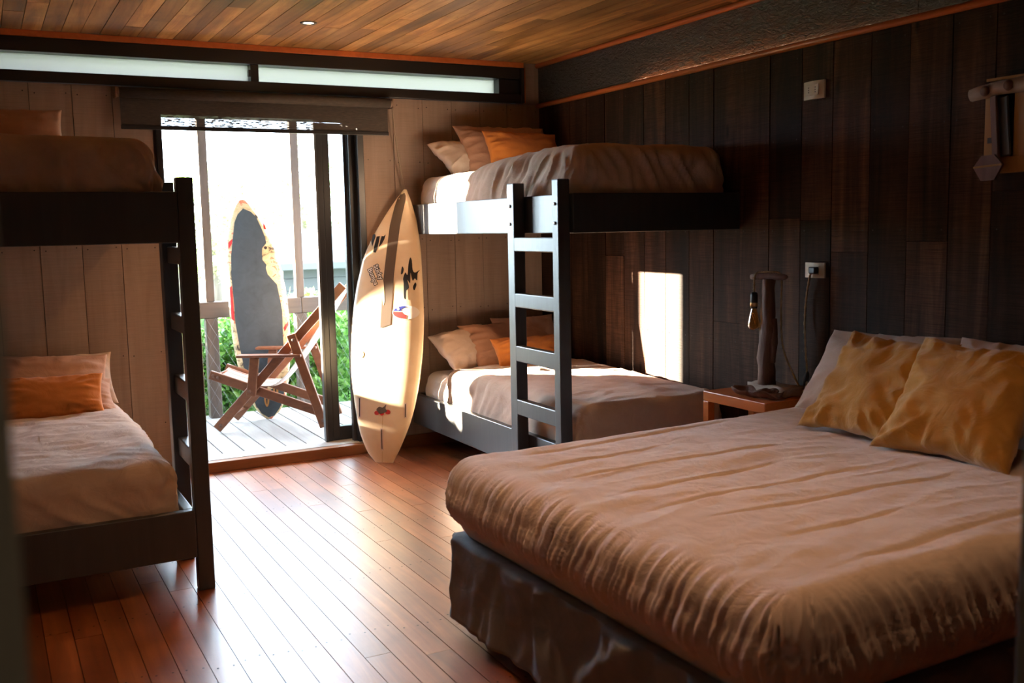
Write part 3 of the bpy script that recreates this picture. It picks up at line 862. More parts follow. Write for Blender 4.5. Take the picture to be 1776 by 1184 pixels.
# wall uprights the bunks hang on at the door side of the head
# ------------------------------------------------------------------ bedding
def fbm(v, o=3):
    return noise.fractal(v, 1.0, 2.0, o)
def ridge(v):
    return 1.0 - min(1.0, abs(noise.noise(v))*2.6)
def bedding(name, x0, x1, y0, y1, z0, z1, r, mat, label=None, cat=None, group=None, parent=None, N=320, rc=0.10, bulge=0.02, tuck=0.03, fold=0.012, top=0.006, seed=0, ztop=None, creases=None, ring_top=34, side_n=16, fold_f=13.0, slant=0.5, rz=0.0, fold_sides=None):
    cx, cy_ = (x0+x1)/2, (y0+y1)/2
    hx, hy = (x1-x0)/2, (y1-y0)/2
    # perimeter of rounded rectangle
    per = []
    segs = []
    sx, sy = 2*(hx-rc), 2*(hy-rc)
    arc = math.pi/2*rc
    total = 2*sx+2*sy+4*arc
    def at(s):
        s %= total
        for (L, kind, a) in ((sx, 'b', 0), (arc, 'c', (hx-rc, -hy+rc, -math.pi/2)), (sy, 'r', 0), (arc, 'c', (hx-rc, hy-rc, 0)), (sx, 't', 0), (arc, 'c', (-hx+rc, hy-rc, math.pi/2)), (sy, 'l', 0), (arc, 'c', (-hx+rc, -hy+rc, math.pi))):
            if s <= L:
                if kind == 'b': return Vector((-hx+rc+s, -hy, 0)), Vector((0, -1, 0))
                if kind == 't': return Vector((hx-rc-s, hy, 0)), Vector((0, 1, 0))
                if kind == 'r': return Vector((hx, -hy+rc+s, 0)), Vector((1, 0, 0))
                if kind == 'l': return Vector((-hx, hy-rc-s, 0)), Vector((-1, 0, 0))
                th = a[2]+s/rc
                n = Vector((math.cos(th), math.sin(th), 0))
                return Vector((a[0], a[1], 0))+n*rc, n
            s -= L
        return Vector((-hx+rc, -hy, 0)), Vector((0, -1, 0))
    ring = [at(total*i/N) for i in range(N)]
    prof = []   # inset (negative = outward), z, sideness
    prof.append((tuck+0.05, z0+0.004, 1.0))
    for k in range(side_n+1):
        t = k/side_n
        prof.append((tuck*(1-t)**2*1.0 - bulge*math.sin(math.pi*min(1, t*0.95+0.05)), z0+(z1-r-z0)*t, 1.0))
    for k in range(1, 10):
        a = math.pi/2*k/9
        prof.append((r*(1-math.cos(a)), z1-r+r*math.sin(a), math.cos(a)))
    vs_, fs = [], []
    last = len(prof)-1
    # keep the ring shape from collapsing when insetting
    def inset(p, n, d):
        return p - n*d
    hw = min(hx, hy)-r
    rows = []
    for (d, z, sd) in prof:
        rows.append([(inset(p, n, d), z, sd, n) for p, n in ring])
    base = rows[-1]
    for k in range(1, ring_top+1):
        t = k/ring_top
        row = []
        for (p, z, sd, n) in base:
            tx = max(-(hx-r-hw), min(hx-r-hw, p.x))
            ty = max(-(hy-r-hw), min(hy-r-hw, p.y))
            q = p.lerp(Vector((tx, ty, 0)), t*0.998)
            row.append((q, z, 0.0, n))
        rows.append(row)
    for row in rows:
        for (p, z, sd, n) in row:
            X, Y = cx+p.x, cy_+p.y
            zt = z
            hfrac = max(0.0, min(1.0, (z-z0)/(z1-z0)))
            if ztop: zt += ztop(X, Y)*hfrac
            S = Vector((seed*7.3, seed*3.1, seed*1.7))
            # side folds run downwards
            if sd > 0.02:
                al = X*abs(n.y) + Y*abs(n.x)
                w = al*fold_f + (zt*slant*fold_f) + 0.8*noise.noise(Vector((al*4, zt*5, 1))+S)
                f = (ridge(Vector((w*0.55, zt*2.2, n.x*2))+S)*0.6 + ridge(Vector((w*1.25, zt*3.5, n.y*2+4))+S)*0.4 - 0.55)
                amp = fold * (0.75+0.9*noise.noise(Vector((X*2.1, Y*2.1, z*3))+S)) * (0.55+0.45*math.sin(math.pi*min(1.0, 0.05+0.95*(1-hfrac*0.8))))
                if fold_sides: amp *= fold_sides(n)
                p = p + n*f*amp*sd
            tp = 1-sd
            zt += tp*top*(fbm(Vector((X*2.2, Y*2.2, 0))+S)*1.6 + 0.55*ridge(Vector((X*3.2, Y*9, 2))+S)-0.25 + 0.35*fbm(Vector((X*9, Y*14, 2))+S))
            if creases:
                zt += tp*creases(X, Y)
            vs_.append(Vector((p.x, p.y, zt)))
    nr = len(rows)
    for i in range(nr-1):
        for j in range(N):
            k = (j+1) % N
            fs.append((i*N+j, i*N+k, (i+1)*N+k, (i+1)*N+j))
    fs.append(tuple((nr-1)*N+j for j in range(N)))
    fs.append(tuple(reversed(range(N))))
    me = mesh(name, [Vector((v.x, v.y, v.z-z0)) for v in vs_], fs)
    o = link(name, me, mat, parent, smooth=True)
    o.location = Vector((cx, cy_, z0)) - (org(parent) if parent else Vector((0, 0, 0)))
    o.rotation_euler.z = rz
    if label: prop(o, label, cat, group)
    return o

# right bunk, lower
bedding('mattress', 2.632, 3.55, 4.25, 6.275, 0.30, 0.530, 0.07, 'sheet', 'white sheeted mattress on the lower bunk by the dark wall', 'mattress', 'bunk mattresses', N=260, fold=0.006, top=0.004, seed=1)
bedding('duvet', 2.614, 3.573, 4.222, 5.90, 0.345, 0.583, 0.085, 'duvet_bunk', 'beige duvet catching the sun on the lower bunk behind the large bed', 'duvet', 'bunk duvets', N=320, fold=0.02, top=0.012, seed=2, ztop=lambda X, Y: 0.02*math.sin((Y-4.2)*1.5), bulge=0.008, tuck=-0.006)
# right bunk, upper
zt_r = lambda X, Y: 0.035*max(0.0, min(1.0, (5.5-Y)/1.0)) - 0.02*max(0, min(1, (Y-5.3)/0.5)) + 0.01*math.sin(Y*3)
bedding('mattress', 2.640, 3.55, 4.26, 6.275, 1.575, 1.838, 0.075, 'sheet', 'white sheeted mattress on the upper bunk by the dark wall', 'mattress', 'bunk mattresses', N=260, fold=0.007, top=0.004, seed=3)
bedding('duvet', 2.616, 3.573, 4.222, 5.98, 1.630, 1.865, 0.09, 'duvet_bunk', 'wrinkled beige duvet on the upper bunk by the dark wall', 'duvet', 'bunk duvets', N=320, fold=0.05, top=0.012, seed=4, ztop=zt_r, bulge=0.010, tuck=-0.004)
# left bunk, lower and upper
bedding('mattress', -0.27, 0.645, 4.29, 6.275, 0.255, 0.525, 0.07, 'sheet', 'white sheeted mattress on the lower bunk beside the entrance jamb', 'mattress', 'bunk mattresses', N=260, fold=0.006, top=0.004, seed=5)
bedding('duvet', -0.297, 0.674, 4.253, 6.10, 0.315, 0.560, 0.10, 'duvet_bunk', 'beige duvet on the lower bunk beside the entrance jamb', 'duvet', 'bunk duvets', N=320, fold=0.035, top=0.012, seed=6, slant=1.4, fold_f=8, ztop=lambda X, Y: 0.015*math.sin((Y-4.2)*1.6), bulge=0.006, tuck=-0.004)
bedding('mattress', -0.27, 0.64, 4.30, 6.275, 1.575, 1.845, 0.07, 'sheet', 'white sheeted mattress on the upper bunk beside the entrance jamb', 'mattress', 'bunk mattresses', N=260, fold=0.006, top=0.004, seed=7)
bedding('duvet', -0.297, 0.676, 4.253, 6.10, 1.635, 1.892, 0.11, 'duvet_bunk', 'beige duvet bulging over the upper bunk beside the entrance jamb', 'duvet', 'bunk duvets', N=320, fold=0.065, top=0.010, seed=8, fold_f=12, bulge=0.012, tuck=-0.004)

# ------------------------------------------------------------------ large bed
BEDROT = math.radians(1.2)
bb = empty('bed_base', (2.53, 2.46, 0.0), 'wide bed base wrapped in a charcoal fabric skirt', 'bed base', rz=BEDROT)
def local_bed(o):
    return o
sk = bedding('skirt', 1.475, 3.575, 1.60, 3.335, 0.055, 0.372, 0.02, 'skirt', N=420, rc=0.06, bulge=-0.004, tuck=0.0, fold=0.05, top=0.0, seed=9, fold_f=9, slant=0.35, ring_top=6, side_n=20)
sk.parent = bb
sk.location = Vector((sk.location.x-2.53, sk.location.y-2.46, 0.055))
for (a, b) in ((-0.93, -0.75), (-0.93, 0.75), (0.93, -0.75), (0.93, 0.75)):
    lg = lathe('foot', [(0.025, 0.0), (0.03, 0.06), (0.03, 0.075)], 'black_wood', bb, 14)
    lg.location = (a, b, 0.0)
crz = random.Random(5)
CRE = [(1.72+0.215*i+crz.uniform(-0.02, 0.02), 1.80+crz.uniform(-0.1, 0.1), 2.45+crz.uniform(-0.2, 0.3), crz.uniform(-0.06, 0.06)) for i in range(8)]
def crease(X, Y):
    z = 0.0
    for (yc, xa, xb, sl_) in CRE:
        m = 1/(1+math.exp(-(X-xa)/0.04)) * 1/(1+math.exp((X-xb)/0.06))
        d = (Y-yc-sl_*(X-2.1)-0.006*math.sin(X*11))/0.009
        if abs(d) < 6:
            z += m*(-0.0048*math.exp(-d*d) + 0.0022*math.exp(-(d-2.2)**2/3))
    # gentle billows between the creases
    z += 0.0018*math.cos((Y-1.72)/0.215*2*math.pi+math.pi)*max(0, min(1, (2.8-X)/0.6))
    return z
bedding('mattress', 1.50, 3.57, 1.62, 3.33, 0.376, 0.60, 0.06, 'mattress', 'thick mattress of the large bed under the taupe duvet', 'mattress', N=160, fold=0.003, top=0.002, seed=10, rz=BEDROT)
bedding('duvet', 1.472, 3.58, 1.56, 3.385, 0.39, 0.665, 0.115, 'duvet', 'large wrinkled taupe duvet covering the wide bed', 'duvet', N=1300, rc=0.13, bulge=0.022, tuck=0.075, fold=0.026, top=0.007, seed=11, ztop=lambda X, Y: 0.012*math.sin(X*2.2)*math.cos(Y*1.7), creases=crease, fold_f=52, slant=0.30, ring_top=110, side_n=40, rz=BEDROT)

# ------------------------------------------------------------------ pillows
def pillow(name, c, wdir, updir, w, h, t, mat, label, cat='pillow', group=None, seed=0, n=44, flange=0.0, wr=0.010, pinch=0.07, sag=0.0, flop=0.0):
    a = Vector(wdir).normalized()
    b = Vector(updir)
    b = (b - a*b.dot(a)).normalized()
    nn = a.cross(b)
    vs_, fs = [], []
    S = Vector((seed*5.1, seed*2.3, seed*0.7))
    idx = {}
    def P(i, j, side):
        u = -1+2*i/n
        v = -1+2*j/n
        uu = math.sin(u*math.pi/2)*0.45+u*0.55
        vv = math.sin(v*math.pi/2)*0.45+v*0.55
        x = w/2*uu*(1-pinch*(1-vv*vv)*abs(uu))
        y = h/2*vv*(1-pinch*(1-uu*uu)*abs(vv))
        fu = max(0.0, 1-abs(uu)**2.6)
        fv = max(0.0, 1-abs(vv)**2.6)
        z = t/2*(fu*fv)**0.50
        # corner wrinkles radiate
        cr = math.atan2(vv*h, uu*w)
        rad = math.sqrt(uu*uu+vv*vv)
        env = min(1.0, max(0.0, rad-0.25)*1.2)*min(1.0, (fu*fv)**0.5*3.0)
        z += env*wr*(ridge(Vector((cr*3.2, rad*1.5, side*3))+S)-0.5)*1.3
        z += min(1, (fu*fv)*4)*wr*0.9*fbm(Vector((uu*1.7, vv*1.7, side*5))+S)
        eu = max(0.0, abs(uu)-0.55)/0.45
        ev = max(0.0, abs(vv)-0.55)/0.45
        g_ = ev*(1-ev)*4*ridge(Vector((uu*3.4, vv*0.8+9, side))+S) + eu*(1-eu)*4*ridge(Vector((vv*3.4, uu*0.8+5, side))+S)
        z += wr*0.9*(g_-0.5*(ev*(1-ev)+eu*(1-eu))*4)*min(1.0, (fu*fv)**0.5*4)
        z = side*z
        # whole-body flop
        z += flop*(uu*uu*0.5 + 0.3*vv*uu) - sag*(vv+1)*(vv+1)*0.0
        y += sag*(uu*uu)*0.5
        return a*x + b*y + nn*z
    for side in (1, -1):
        for j in range(n+1):
            for i in range(n+1):
                if side == -1 and (i in (0, n) or j in (0, n)):
                    idx[(i, j, -1)] = idx[(i, j, 1)]
                    continue
                idx[(i, j, side)] = len(vs_)
                vs_.append(P(i, j, side))
    for side in (1, -1):
        for j in range(n):
            for i in range(n):
                q = [idx[(i, j, side)], idx[(i+1, j, side)], idx[(i+1, j+1, side)], idx[(i, j+1, side)]]
                fs.append(tuple(q if side == 1 else reversed(q)))
    o = link(name, mesh(name, vs_, fs), mat, None, smooth=True)
    o.location = c
    return prop(o, label, cat, group)
G1 = 'bed pillows and cushions'
# right lower bunk
pillow('pillow', (2.905, 6.085, 0.685), (1, 0.30, 0.10), (-0.42, 0.62, 0.60), 0.50, 0.36, 0.15, 'pillow_pale', 'pale pillow lying at the head of the lower bunk by the dark wall', group=G1, seed=1)
pillow('pillow', (3.36, 6.10, 0.71), (1, 0.0, 0.0), (0, 0.45, 0.9), 0.50, 0.36, 0.13, 'pillow_mauve', 'dusty pink pillow at the dark wall end of the lower bunk', group=G1, seed=2)
pillow('pillow', (3.20, 6.02, 0.690), (1, 0.0, 0.0), (-0.03, 0.62, 0.52), 0.68, 0.44, 0.13, 'pillow_mauve', 'dusty pink pillow catching a patch of sun on the lower bunk', group=G1, seed=3)
pillow('cushion', (3.20, 5.80, 0.665), (1, 0.0, 0.0), (0, 0.55, 0.75), 0.50, 0.24, 0.13, 'orange', 'orange lumbar cushion behind the ladder of the lower bunk', 'cushion', G1, seed=4)
# right upper bunk
pillow('pillow', (2.935, 6.10, 1.962), (1, 0.30, 0.10), (-0.42, 0.62, 0.60), 0.48, 0.34, 0.14, 'pillow_pale', 'pale pillow at the head of the upper bunk by the dark wall', group=G1, seed=5)
pillow('pillow', (3.21, 6.06, 2.02), (1, 0.0, 0.0), (0, 0.55, 0.72), 0.70, 0.40, 0.13, 'pillow_mauve', 'brown pink pillow leaning behind the orange cushion on the upper bunk', group=G1, seed=6)
pillow('cushion', (3.25, 5.90, 2.0), (1, 0.0, -0.02), (0, 0.4, 0.75), 0.56, 0.28, 0.13, 'orange', 'orange lumbar cushion on the upper bunk by the dark wall', 'cushion', G1, seed=7)
# left lower bunk
pillow('pillow', (0.34, 6.15, 0.68), (1, 0.0, 0.0), (0, 0.6, 0.7), 0.62, 0.36, 0.14, 'pillow_beige', 'beige pillow at the back on the lower bunk beside the entrance jamb', group=G1, seed=8)
pillow('pillow', (0.30, 6.045, 0.685), (1, 0.0, -0.06), (0, 0.6, 0.75), 0.62, 0.38, 0.13, 'pillow_mauve', 'dusty rose pillow behind the orange cushion on the bunk beside the jamb', group=G1, seed=9)
pillow('pillow', (0.32, 5.92, 0.62), (1, 0.0, -0.03), (0, 0.8, 0.35), 0.60, 0.36, 0.10, 'pillow_mauve', 'flat dusty rose pillow under the orange cushion on the bunk beside the jamb', group=G1, seed=10)
pillow('cushion', (0.29, 5.735, 0.650), (1, 0.0, -0.03), (0, 0.42, 0.75), 0.52, 0.26, 0.13, 'orange', 'burnt orange lumbar cushion on the bunk beside the entrance jamb', 'cushion', G1, seed=11)
# left upper bunk
pillow('pillow', (0.17, 6.02, 2.035), (1, 0.0, 0.03), (0, 0.5, 0.7), 0.60, 0.36, 0.13, 'pillow_mauve', 'brown pink pillow on the upper bunk beside the entrance jamb', group=G1, seed=12)
# large bed
pillow('pillow', (3.37, 3.02, 0.825), (0.10, -1, 0.02), (0.52, 0.05, 0.62), 0.66, 0.46, 0.15, 'pillow_beige', 'beige pillow leaning on the wall nearest the nightstand', group=G1, seed=13)
pillow('pillow', (3.42, 2.38, 0.82), (0.05, -1, 0.0), (0.45, 0.0, 0.7), 0.66, 0.46, 0.15, 'pillow_beige', 'beige pillow leaning on the wall behind the mustard cushions', group=G1, seed=14)
pillow('cushion', (3.06, 2.735, 0.850), (0.06, -1, -0.03), (0.62, -0.02, 0.70), 0.50, 0.49, 0.17, 'mustard', 'square mustard cushion nearer the nightstand on the large bed', 'cushion', G1, seed=15, wr=0.019, pinch=0.13)
pillow('cushion', (3.04, 2.325, 0.852), (0.12, -1, -0.03), (0.60, 0.08, 0.72), 0.53, 0.50, 0.18, 'mustard', 'square mustard cushion overlapping the other one, farther from the nightstand', 'cushion', G1, seed=16, wr=0.019, pinch=0.13)

# ------------------------------------------------------------------ surfboards
def interp(tab, w):
    tab = sorted(tab, key=lambda q: q[1])
    if w <= tab[0][1]: return tab[0][0]
    for (u0, w0), (u1, w1) in zip(tab, tab[1:]):
        if w <= w1:
            t = (w-w0)/max(1e-6, w1-w0)
            return u0+(u1-u0)*t
    return tab[-1][0]
def smooth_tab(tab, n=60):
    ws = sorted(q[1] for q in tab)
    out = []
    for i in range(n+1):
        w = ws[0]+(ws[-1]-ws[0])*i/n
        s = (ws[-1]-ws[0])*0.018
        out.append((sum(interp(tab, max(ws[0], min(ws[-1], w+d*s)))*k for d, k in ((-1, .25), (0, .5), (1, .25))), w))
    return out
class Board:
    def __init__(self, name, base, e, t, L, R, w0, w1, thick, mat, label, n=70, seg=22, rough_edge=0.0):
        self.L, self.R, self.w0, self.w1, self.T = smooth_tab(L), smooth_tab(R), w0, w1, thick
        e, t = Vector(e).normalized(), Vector(t).normalized()
        nn = t.cross(e)
        if nn.y > 0: nn = -nn
        self.root = empty(name, base, label, 'surfboard')
        self.root.matrix_world = Matrix(((e.x, t.x, nn.x, base[0]), (e.y, t.y, nn.y, base[1]), (e.z, t.z, nn.z, base[2]), (0, 0, 0, 1)))
        self.flip = e.cross(t).dot(nn) < 0
        vs_, fs = [], []
        for i in range(n+1):
            q = i/n
            q = 0.5-0.5*math.cos(math.pi*q)
            w = w0+(w1-w0)*q
            for j in range(seg):
                th = 2*math.pi*j/seg
                vs_.append(self.pt(w, th, rough_edge))
        for i in range(n):
            for j in range(seg):
                k = (j+1) % seg
                f = (i*seg+j, i*seg+k, (i+1)*seg+k, (i+1)*seg+j)
                fs.append(f)
        fs.append(tuple(reversed(range(seg))))
        fs.append(tuple(n*seg+j for j in range(seg)))
        me = mesh('hull', vs_, fs)
        bm = bmesh.new(); bm.from_mesh(me); bmesh.ops.recalc_face_normals(bm, faces=bm.faces); bm.to_mesh(me); bm.free()
        link('hull', me, mat, self.root, smooth=True)
    def dims(self, w):
        l, r = interp(self.L, w), interp(self.R, w)
        q = (w-self.w0)/(self.w1-self.w0)
        T = self.T*(0.30+0.70*math.sin(math.pi*min(1, max(0, q)))**0.6)
        return (l+r)/2, max(0.004, (r-l)/2), T
    def zc(self, w):
        q = (w-self.w0)/(self.w1-self.w0)
        return -self.T/2 - 0.05*max(0, q-0.62)**2/0.144 - 0.012*max(0, 0.2-q)**2/0.04
    def pt(self, w, th, rough=0.0):
        c, hw, T = self.dims(w)
        if rough: hw *= 1+rough*noise.noise(Vector((w*16, math.cos(th), 0)))
        cx = math.cos(th); sx = math.sin(th)
        return Vector((c+hw*math.copysign(abs(cx)**0.75, cx), w, self.zc(w)+T/2*math.copysign(abs(sx)**0.8, sx)))
    def surf(self, u, w):
        c, hw, T = self.dims(w)
        q = min(0.98, abs((u-c)/hw))
        cth = q**(1/0.75)
        return self.zc(w)+T/2*(math.sqrt(max(0, 1-cth*cth)))**0.8
    def decal(self, name, poly, mat, lift=0.0012, fine=0.012, sub=True):
        """a thin printed shape hugging the front face; poly = one outline or a list of (verts, faces)"""
        bm = bmesh.new()
        if isinstance(poly, tuple):
            vv = [bm.verts.new((p[0], p[1], 0)) for p in poly[0]]
            for f in poly[1]:
                try: bm.faces.new([vv[k] for k in f])
                except ValueError: pass
        else:
            vv = [bm.verts.new((p[0], p[1], 0)) for p in poly]
            bm.faces.new(vv)
        bmesh.ops.triangulate(bm, faces=bm.faces[:])
        if sub:
            for _ in range(4):
                es = [ed for ed in bm.edges if ed.calc_length() > fine*2]
                if not es: break
                bmesh.ops.subdivide_edges(bm, edges=es, cuts=1)
                bmesh.ops.triangulate(bm, faces=[f for f in bm.faces if len(f.verts) > 3])
        for v in bm.verts:
            v.co.z = self.surf(v.co.x, v.co.y)+lift
        for f in bm.faces:
            f.normal_update()
        if bm.faces and sum(f.normal.z for f in bm.faces) < 0:
            bmesh.ops.reverse_faces(bm, faces=bm.faces[:])
        me = bpy.data.meshes.new(name)
        bm.to_mesh(me)
        bm.free()
        return link(name, me, mat, self.root)
def ring_poly(cx, cy_, rx, ry, n=28, a0=0, a1=2*math.pi):
    return [(cx+rx*math.cos(a0+(a1-a0)*i/n), cy_+ry*math.sin(a0+(a1-a0)*i/n)) for i in range(n)]
def spline(pts, n=5):
    P = [Vector((p[0], p[1], 0)) for p in pts]
    m = len(P)
    out = []
    for i in range(m):
        p0, p1, p2, p3 = P[i-1], P[i], P[(i+1) % m], P[(i+2) % m]
        for k in range(n):
            t = k/n
            q = 0.5*((2*p1)+(-p0+p2)*t+(2*p0-5*p1+4*p2-p3)*t*t+(-p0+3*p1-3*p2+p3)*t**3)
            out.append((q.x, q.y))
    return out
def text_polys(s, size, bold=0.0, shear=0.0):
    cu = bpy.data.curves.new('lettering', 'FONT')
    cu.body = s
    cu.size = size
    cu.offset = bold
    cu.shear = shear
    cu.align_x = 'CENTER'
    cu.align_y = 'CENTER'
    cu.resolution_u = 3
    o = bpy.data.objects.new('lettering', cu)
    COL.objects.link(o)
    bpy.context.view_layer.update()
    me = bpy.data.meshes.new_from_object(o.evaluated_get(bpy.context.evaluated_depsgraph_get()))
    vs_ = [tuple(v.co) for v in me.vertices]
    fs = [tuple(p.vertices) for p in me.polygons]
    bpy.data.objects.remove(o)
    bpy.data.meshes.remove(me)
    return vs_, fs
def place(vf, cx, cy_, ang):
    c, s = math.cos(ang), math.sin(ang)
    return [(cx+c*v[0]-s*v[1], cy_+s*v[0]+c*v[1]) for v in vf[0]], vf[1]
sh_ = lambda pts: [(u+0.0145*w, w*0.991) for u, w in pts]

bL = [(0.060, 1.800), (0.030, 1.770), (-0.05, 1.648), (-0.133, 1.5), (-0.197, 1.352), (-0.234, 1.17), (-0.254, 1.005), (-0.26, 0.791), (-0.252, 0.578), (-0.222, 0.383), (-0.18, 0.19), (-0.123, 0.063), (-0.078, 0.008), (-0.052, 0.0)]
bR = [(0.068, 1.800), (0.075, 1.79), (0.102, 1.743), (0.159, 1.593), (0.2, 1.396), (0.225, 1.151), (0.24, 0.94), (0.239, 0.714), (0.22, 0.505), (0.192, 0.345), (0.154, 0.216), (0.091, 0.07), (0.050, 0.0)]
B1 = Board('surfboard', (2.203, 5.955, 0.004), (0.745, -0.667, 0), (0.125, 0.1396, 0.9823), bL, bR, 0.0, 1.80, 0.058, 'board', 'yellowed white surfboard with a dark centre stripe leaning by the sliding door')
stripeL = sh_([(-0.062, 0.880), (-0.061, 1.012), (-0.058, 1.178), (-0.048, 1.383), (-0.04, 1.568), (-0.020, 1.70), (-0.008, 1.753), (0.012, 1.785)])
stripeR = sh_([(0.040, 1.790), (0.050, 1.77), (0.052, 1.74), (0.045, 1.68), (0.032, 1.566), (0.024, 1.399), (0.015, 1.233), (0.011, 1.067), (0.008, 0.905)])
B1.decal('centre_stripe', stripeL+stripeR, 'stripe', 0.0010, 0.02)
B1.decal('stripe_scrape', sh_([(-0.075, 1.17), (-0.055, 1.19), (-0.047, 1.13), (-0.040, 1.06), (-0.047, 1.03), (-0.058, 1.08)]), 'board', 0.0016)
for p in ([(-0.16, 1.508), (-0.149, 1.513), (-0.138, 1.508), (-0.135, 1.491), (-0.143, 1.463), (-0.152, 1.424), (-0.165, 1.463)],
          [(-0.127, 1.494), (-0.104, 1.496), (-0.107, 1.457), (-0.114, 1.412), (-0.123, 1.383), (-0.142, 1.387), (-0.140, 1.418)],
          [(-0.091, 1.496), (-0.077, 1.494), (-0.063, 1.505), (-0.070, 1.473), (-0.083, 1.445), (-0.105, 1.419), (-0.099, 1.462)]):
    B1.decal('claw_mark', sh_(p), 'black_print', 0.0014, 0.01)
m1 = [(0.118, 1.348), (0.131, 1.325), (0.14, 1.265), (0.158, 1.248), (0.186, 1.267), (0.173, 1.242), (0.173, 1.196), (0.157, 1.209), (0.146, 1.193), (0.137, 1.21), (0.126, 1.246), (0.128, 1.177), (0.109, 1.199), (0.122, 1.149), (0.106, 1.127), (0.106, 1.075), (0.091, 1.083), (0.084, 1.177), (0.079, 1.21), (0.092, 1.249), (0.107, 1.232), (0.109, 1.304)]
B1.decal('splash_logo', spline(sh_(m1), 3), 'black_print', 0.0014, 0.012)
for p in ([(0.067, 1.288), (0.079, 1.271), (0.075, 1.243), (0.062, 1.238)], [(0.161, 1.182), (0.17, 1.165), (0.158, 1.13), (0.148, 1.152)]):
    B1.decal('splash_drop', spline(sh_(p), 4), 'black_print', 0.0014, 0.012)
# outlined two-line lettering sticker
for (s, dx, dy, sz) in (('Sticky', 0.010, 0.010, 0.040), ('Bumps', -0.014, -0.016, 0.040)):
    ang = math.radians(-63)
    c, s_ = math.cos(ang), math.sin(ang)
    cx, cy_ = -0.100+0.016 + (dx*0 + dy*1.0), 1.235
    off = 0.019 if s == 'Sticky' else -0.017
    qx, qy = -0.094 + off*math.sin(math.radians(63)), 1.232 + off*math.cos(math.radians(63))
    if s == 'Bumps': qx, qy = qx-0.004, qy-0.012
    B1.decal('sticker_outline', place(text_polys(s, sz*1.12, 0.0050), qx, qy, ang), 'black_print', 0.0013, 0.03, False)
    B1.decal('sticker_letters', place(text_polys(s, sz*1.12, 0.0006), qx, qy, ang), 'white_print', 0.0021, 0.03, False)
# oval flag sticker
ov = (0.122, 0.976, 0.092, 0.046)
B1.decal('flag_sticker', ring_poly(ov[0], ov[1], ov[2], ov[3]), 'white_print', 0.0013, 0.012)
blue = [(ov[0]-0.086, 0.985)] + [(ov[0]+0.088*math.cos(a), ov[1]+0.043*math.sin(a)) for a in [math.radians(d) for d in (165, 150, 135, 120, 105, 95)]] + [(ov[0]+0.008, 1.005), (ov[0]-0.006, 1.008), (ov[0]-0.022, 1.002), (ov[0]-0.030, 0.992), (ov[0]-0.030, 0.984)]
B1.decal('flag_blue', blue, 'blue_print', 0.0018, 0.012)
redp = [(ov[0]-0.086, 0.982), (ov[0]-0.028, 0.980), (ov[0]-0.018, 0.966), (ov[0]+0.006, 0.958), (ov[0]+0.004, 0.934)] + [(ov[0]+0.088*math.cos(a), ov[1]+0.043*math.sin(a)) for a in [math.radians(d) for d in (255, 240, 225, 210, 195)]]
B1.decal('flag_red', redp, 'red_print', 0.0018, 0.012)
star = []
for k in range(12):
    rr = 0.011 if k % 2 == 0 else 0.005
    star.append((ov[0]-0.052+rr*math.cos(k*math.pi/6), 0.999+rr*math.sin(k*math.pi/6)))
B1.decal('flag_star', star, 'white_print', 0.0023, 0.01)
# faded lettering and small round mark
B1.decal('round_mark', ring_poly(-0.178, 0.700, 0.020, 0.022), 'gold_print', 0.0013, 0.012)
B1.decal('pen_writing', place(text_polys('MANUEL', 0.034, -0.0006), -0.160, 0.616, 0.02), 'gold_print', 0.0013, 0.03, False)
# fin boxes
for (u0, w0_, u1, w1_) in ((-0.180, 0.415, -0.177, 0.295), (0.138, 0.384, 0.139, 0.300), (-0.021, 0.217, -0.016, 0.090)):
    B1.decal('fin_box', [(u0-0.011, w0_+0.008), (u1-0.011, w1_-0.008), (u1+0.011, w1_-0.008), (u0+0.011, w0_+0.008)], 'pillow_pale', 0.0012, 0.02)
    B1.decal('fin_slot', [(u0-0.0035, w0_), (u1-0.0035, w1_), (u1+0.0035, w1_), (u0+0.0035, w0_)], 'nail', 0.0020, 0.02)
# small red and grey sticker: generic blot
for (a, b, r) in ((-0.056, 0.322, 0.014), (0.020, 0.330, 0.015), (-0.020, 0.318, 0.012)):
    B1.decal('sticker_red', ring_poly(a, b, r*1.2, r), 'red_print', 0.0013, 0.012)
B1.decal('sticker_grey', spline([(-0.058, 0.345), (-0.04, 0.362), (-0.015, 0.358), (0.008, 0.378), (0.004, 0.352), (0.016, 0.335), (-0.01, 0.322), (-0.035, 0.318), (-0.05, 0.330)], 3), 'stripe', 0.0019, 0.012)
B1.decal('keel_line', [(-0.0225, 0.08), (-0.019, 0.0802), (-0.0105, 0.36), (-0.013, 0.36)], 'gold_print', 0.0008, 0.02)
B1.decal('keel_line', [(-0.017, 0.005), (-0.0145, 0.005), (-0.013, 0.075), (-0.0155, 0.075)], 'gold_print', 0.0008, 0.02)

oL = [(-0.150, 1.690), (-0.188, 1.675), (-0.216, 1.587), (-0.239, 1.508), (-0.259, 1.409), (-0.269, 1.309), (-0.269, 1.159), (-0.263, 1.039), (-0.262, 0.859), (-0.256, 0.708), (-0.231, 0.492), (-0.188, 0.301), (-0.135, 0.152), (-0.08, 0.055), (-0.032, 0.012), (-0.006, 0.0)]
oR = [(-0.130, 1.690), (-0.105, 1.680), (-0.054, 1.604), (0.001, 1.518), (0.065, 1.382), (0.11, 1.27), (0.144, 1.129), (0.169, 0.998), (0.183, 0.846), (0.189, 0.694), (0.189, 0.563), (0.165, 0.288), (0.135, 0.15), (0.107, 0.082), (0.062, 0.023), (0.010, 0.0)]
B2 = Board('surfboard', (1.879, 7.567, 0.066), (0.9292, -0.3697, 0.0), (0.0251, 0.0630, 0.9977), oL, oR, 0.0, 1.69, 0.045, 'board_worn', 'worn surfboard with a torn slate grip sheet standing on the deck', rough_edge=0.03)
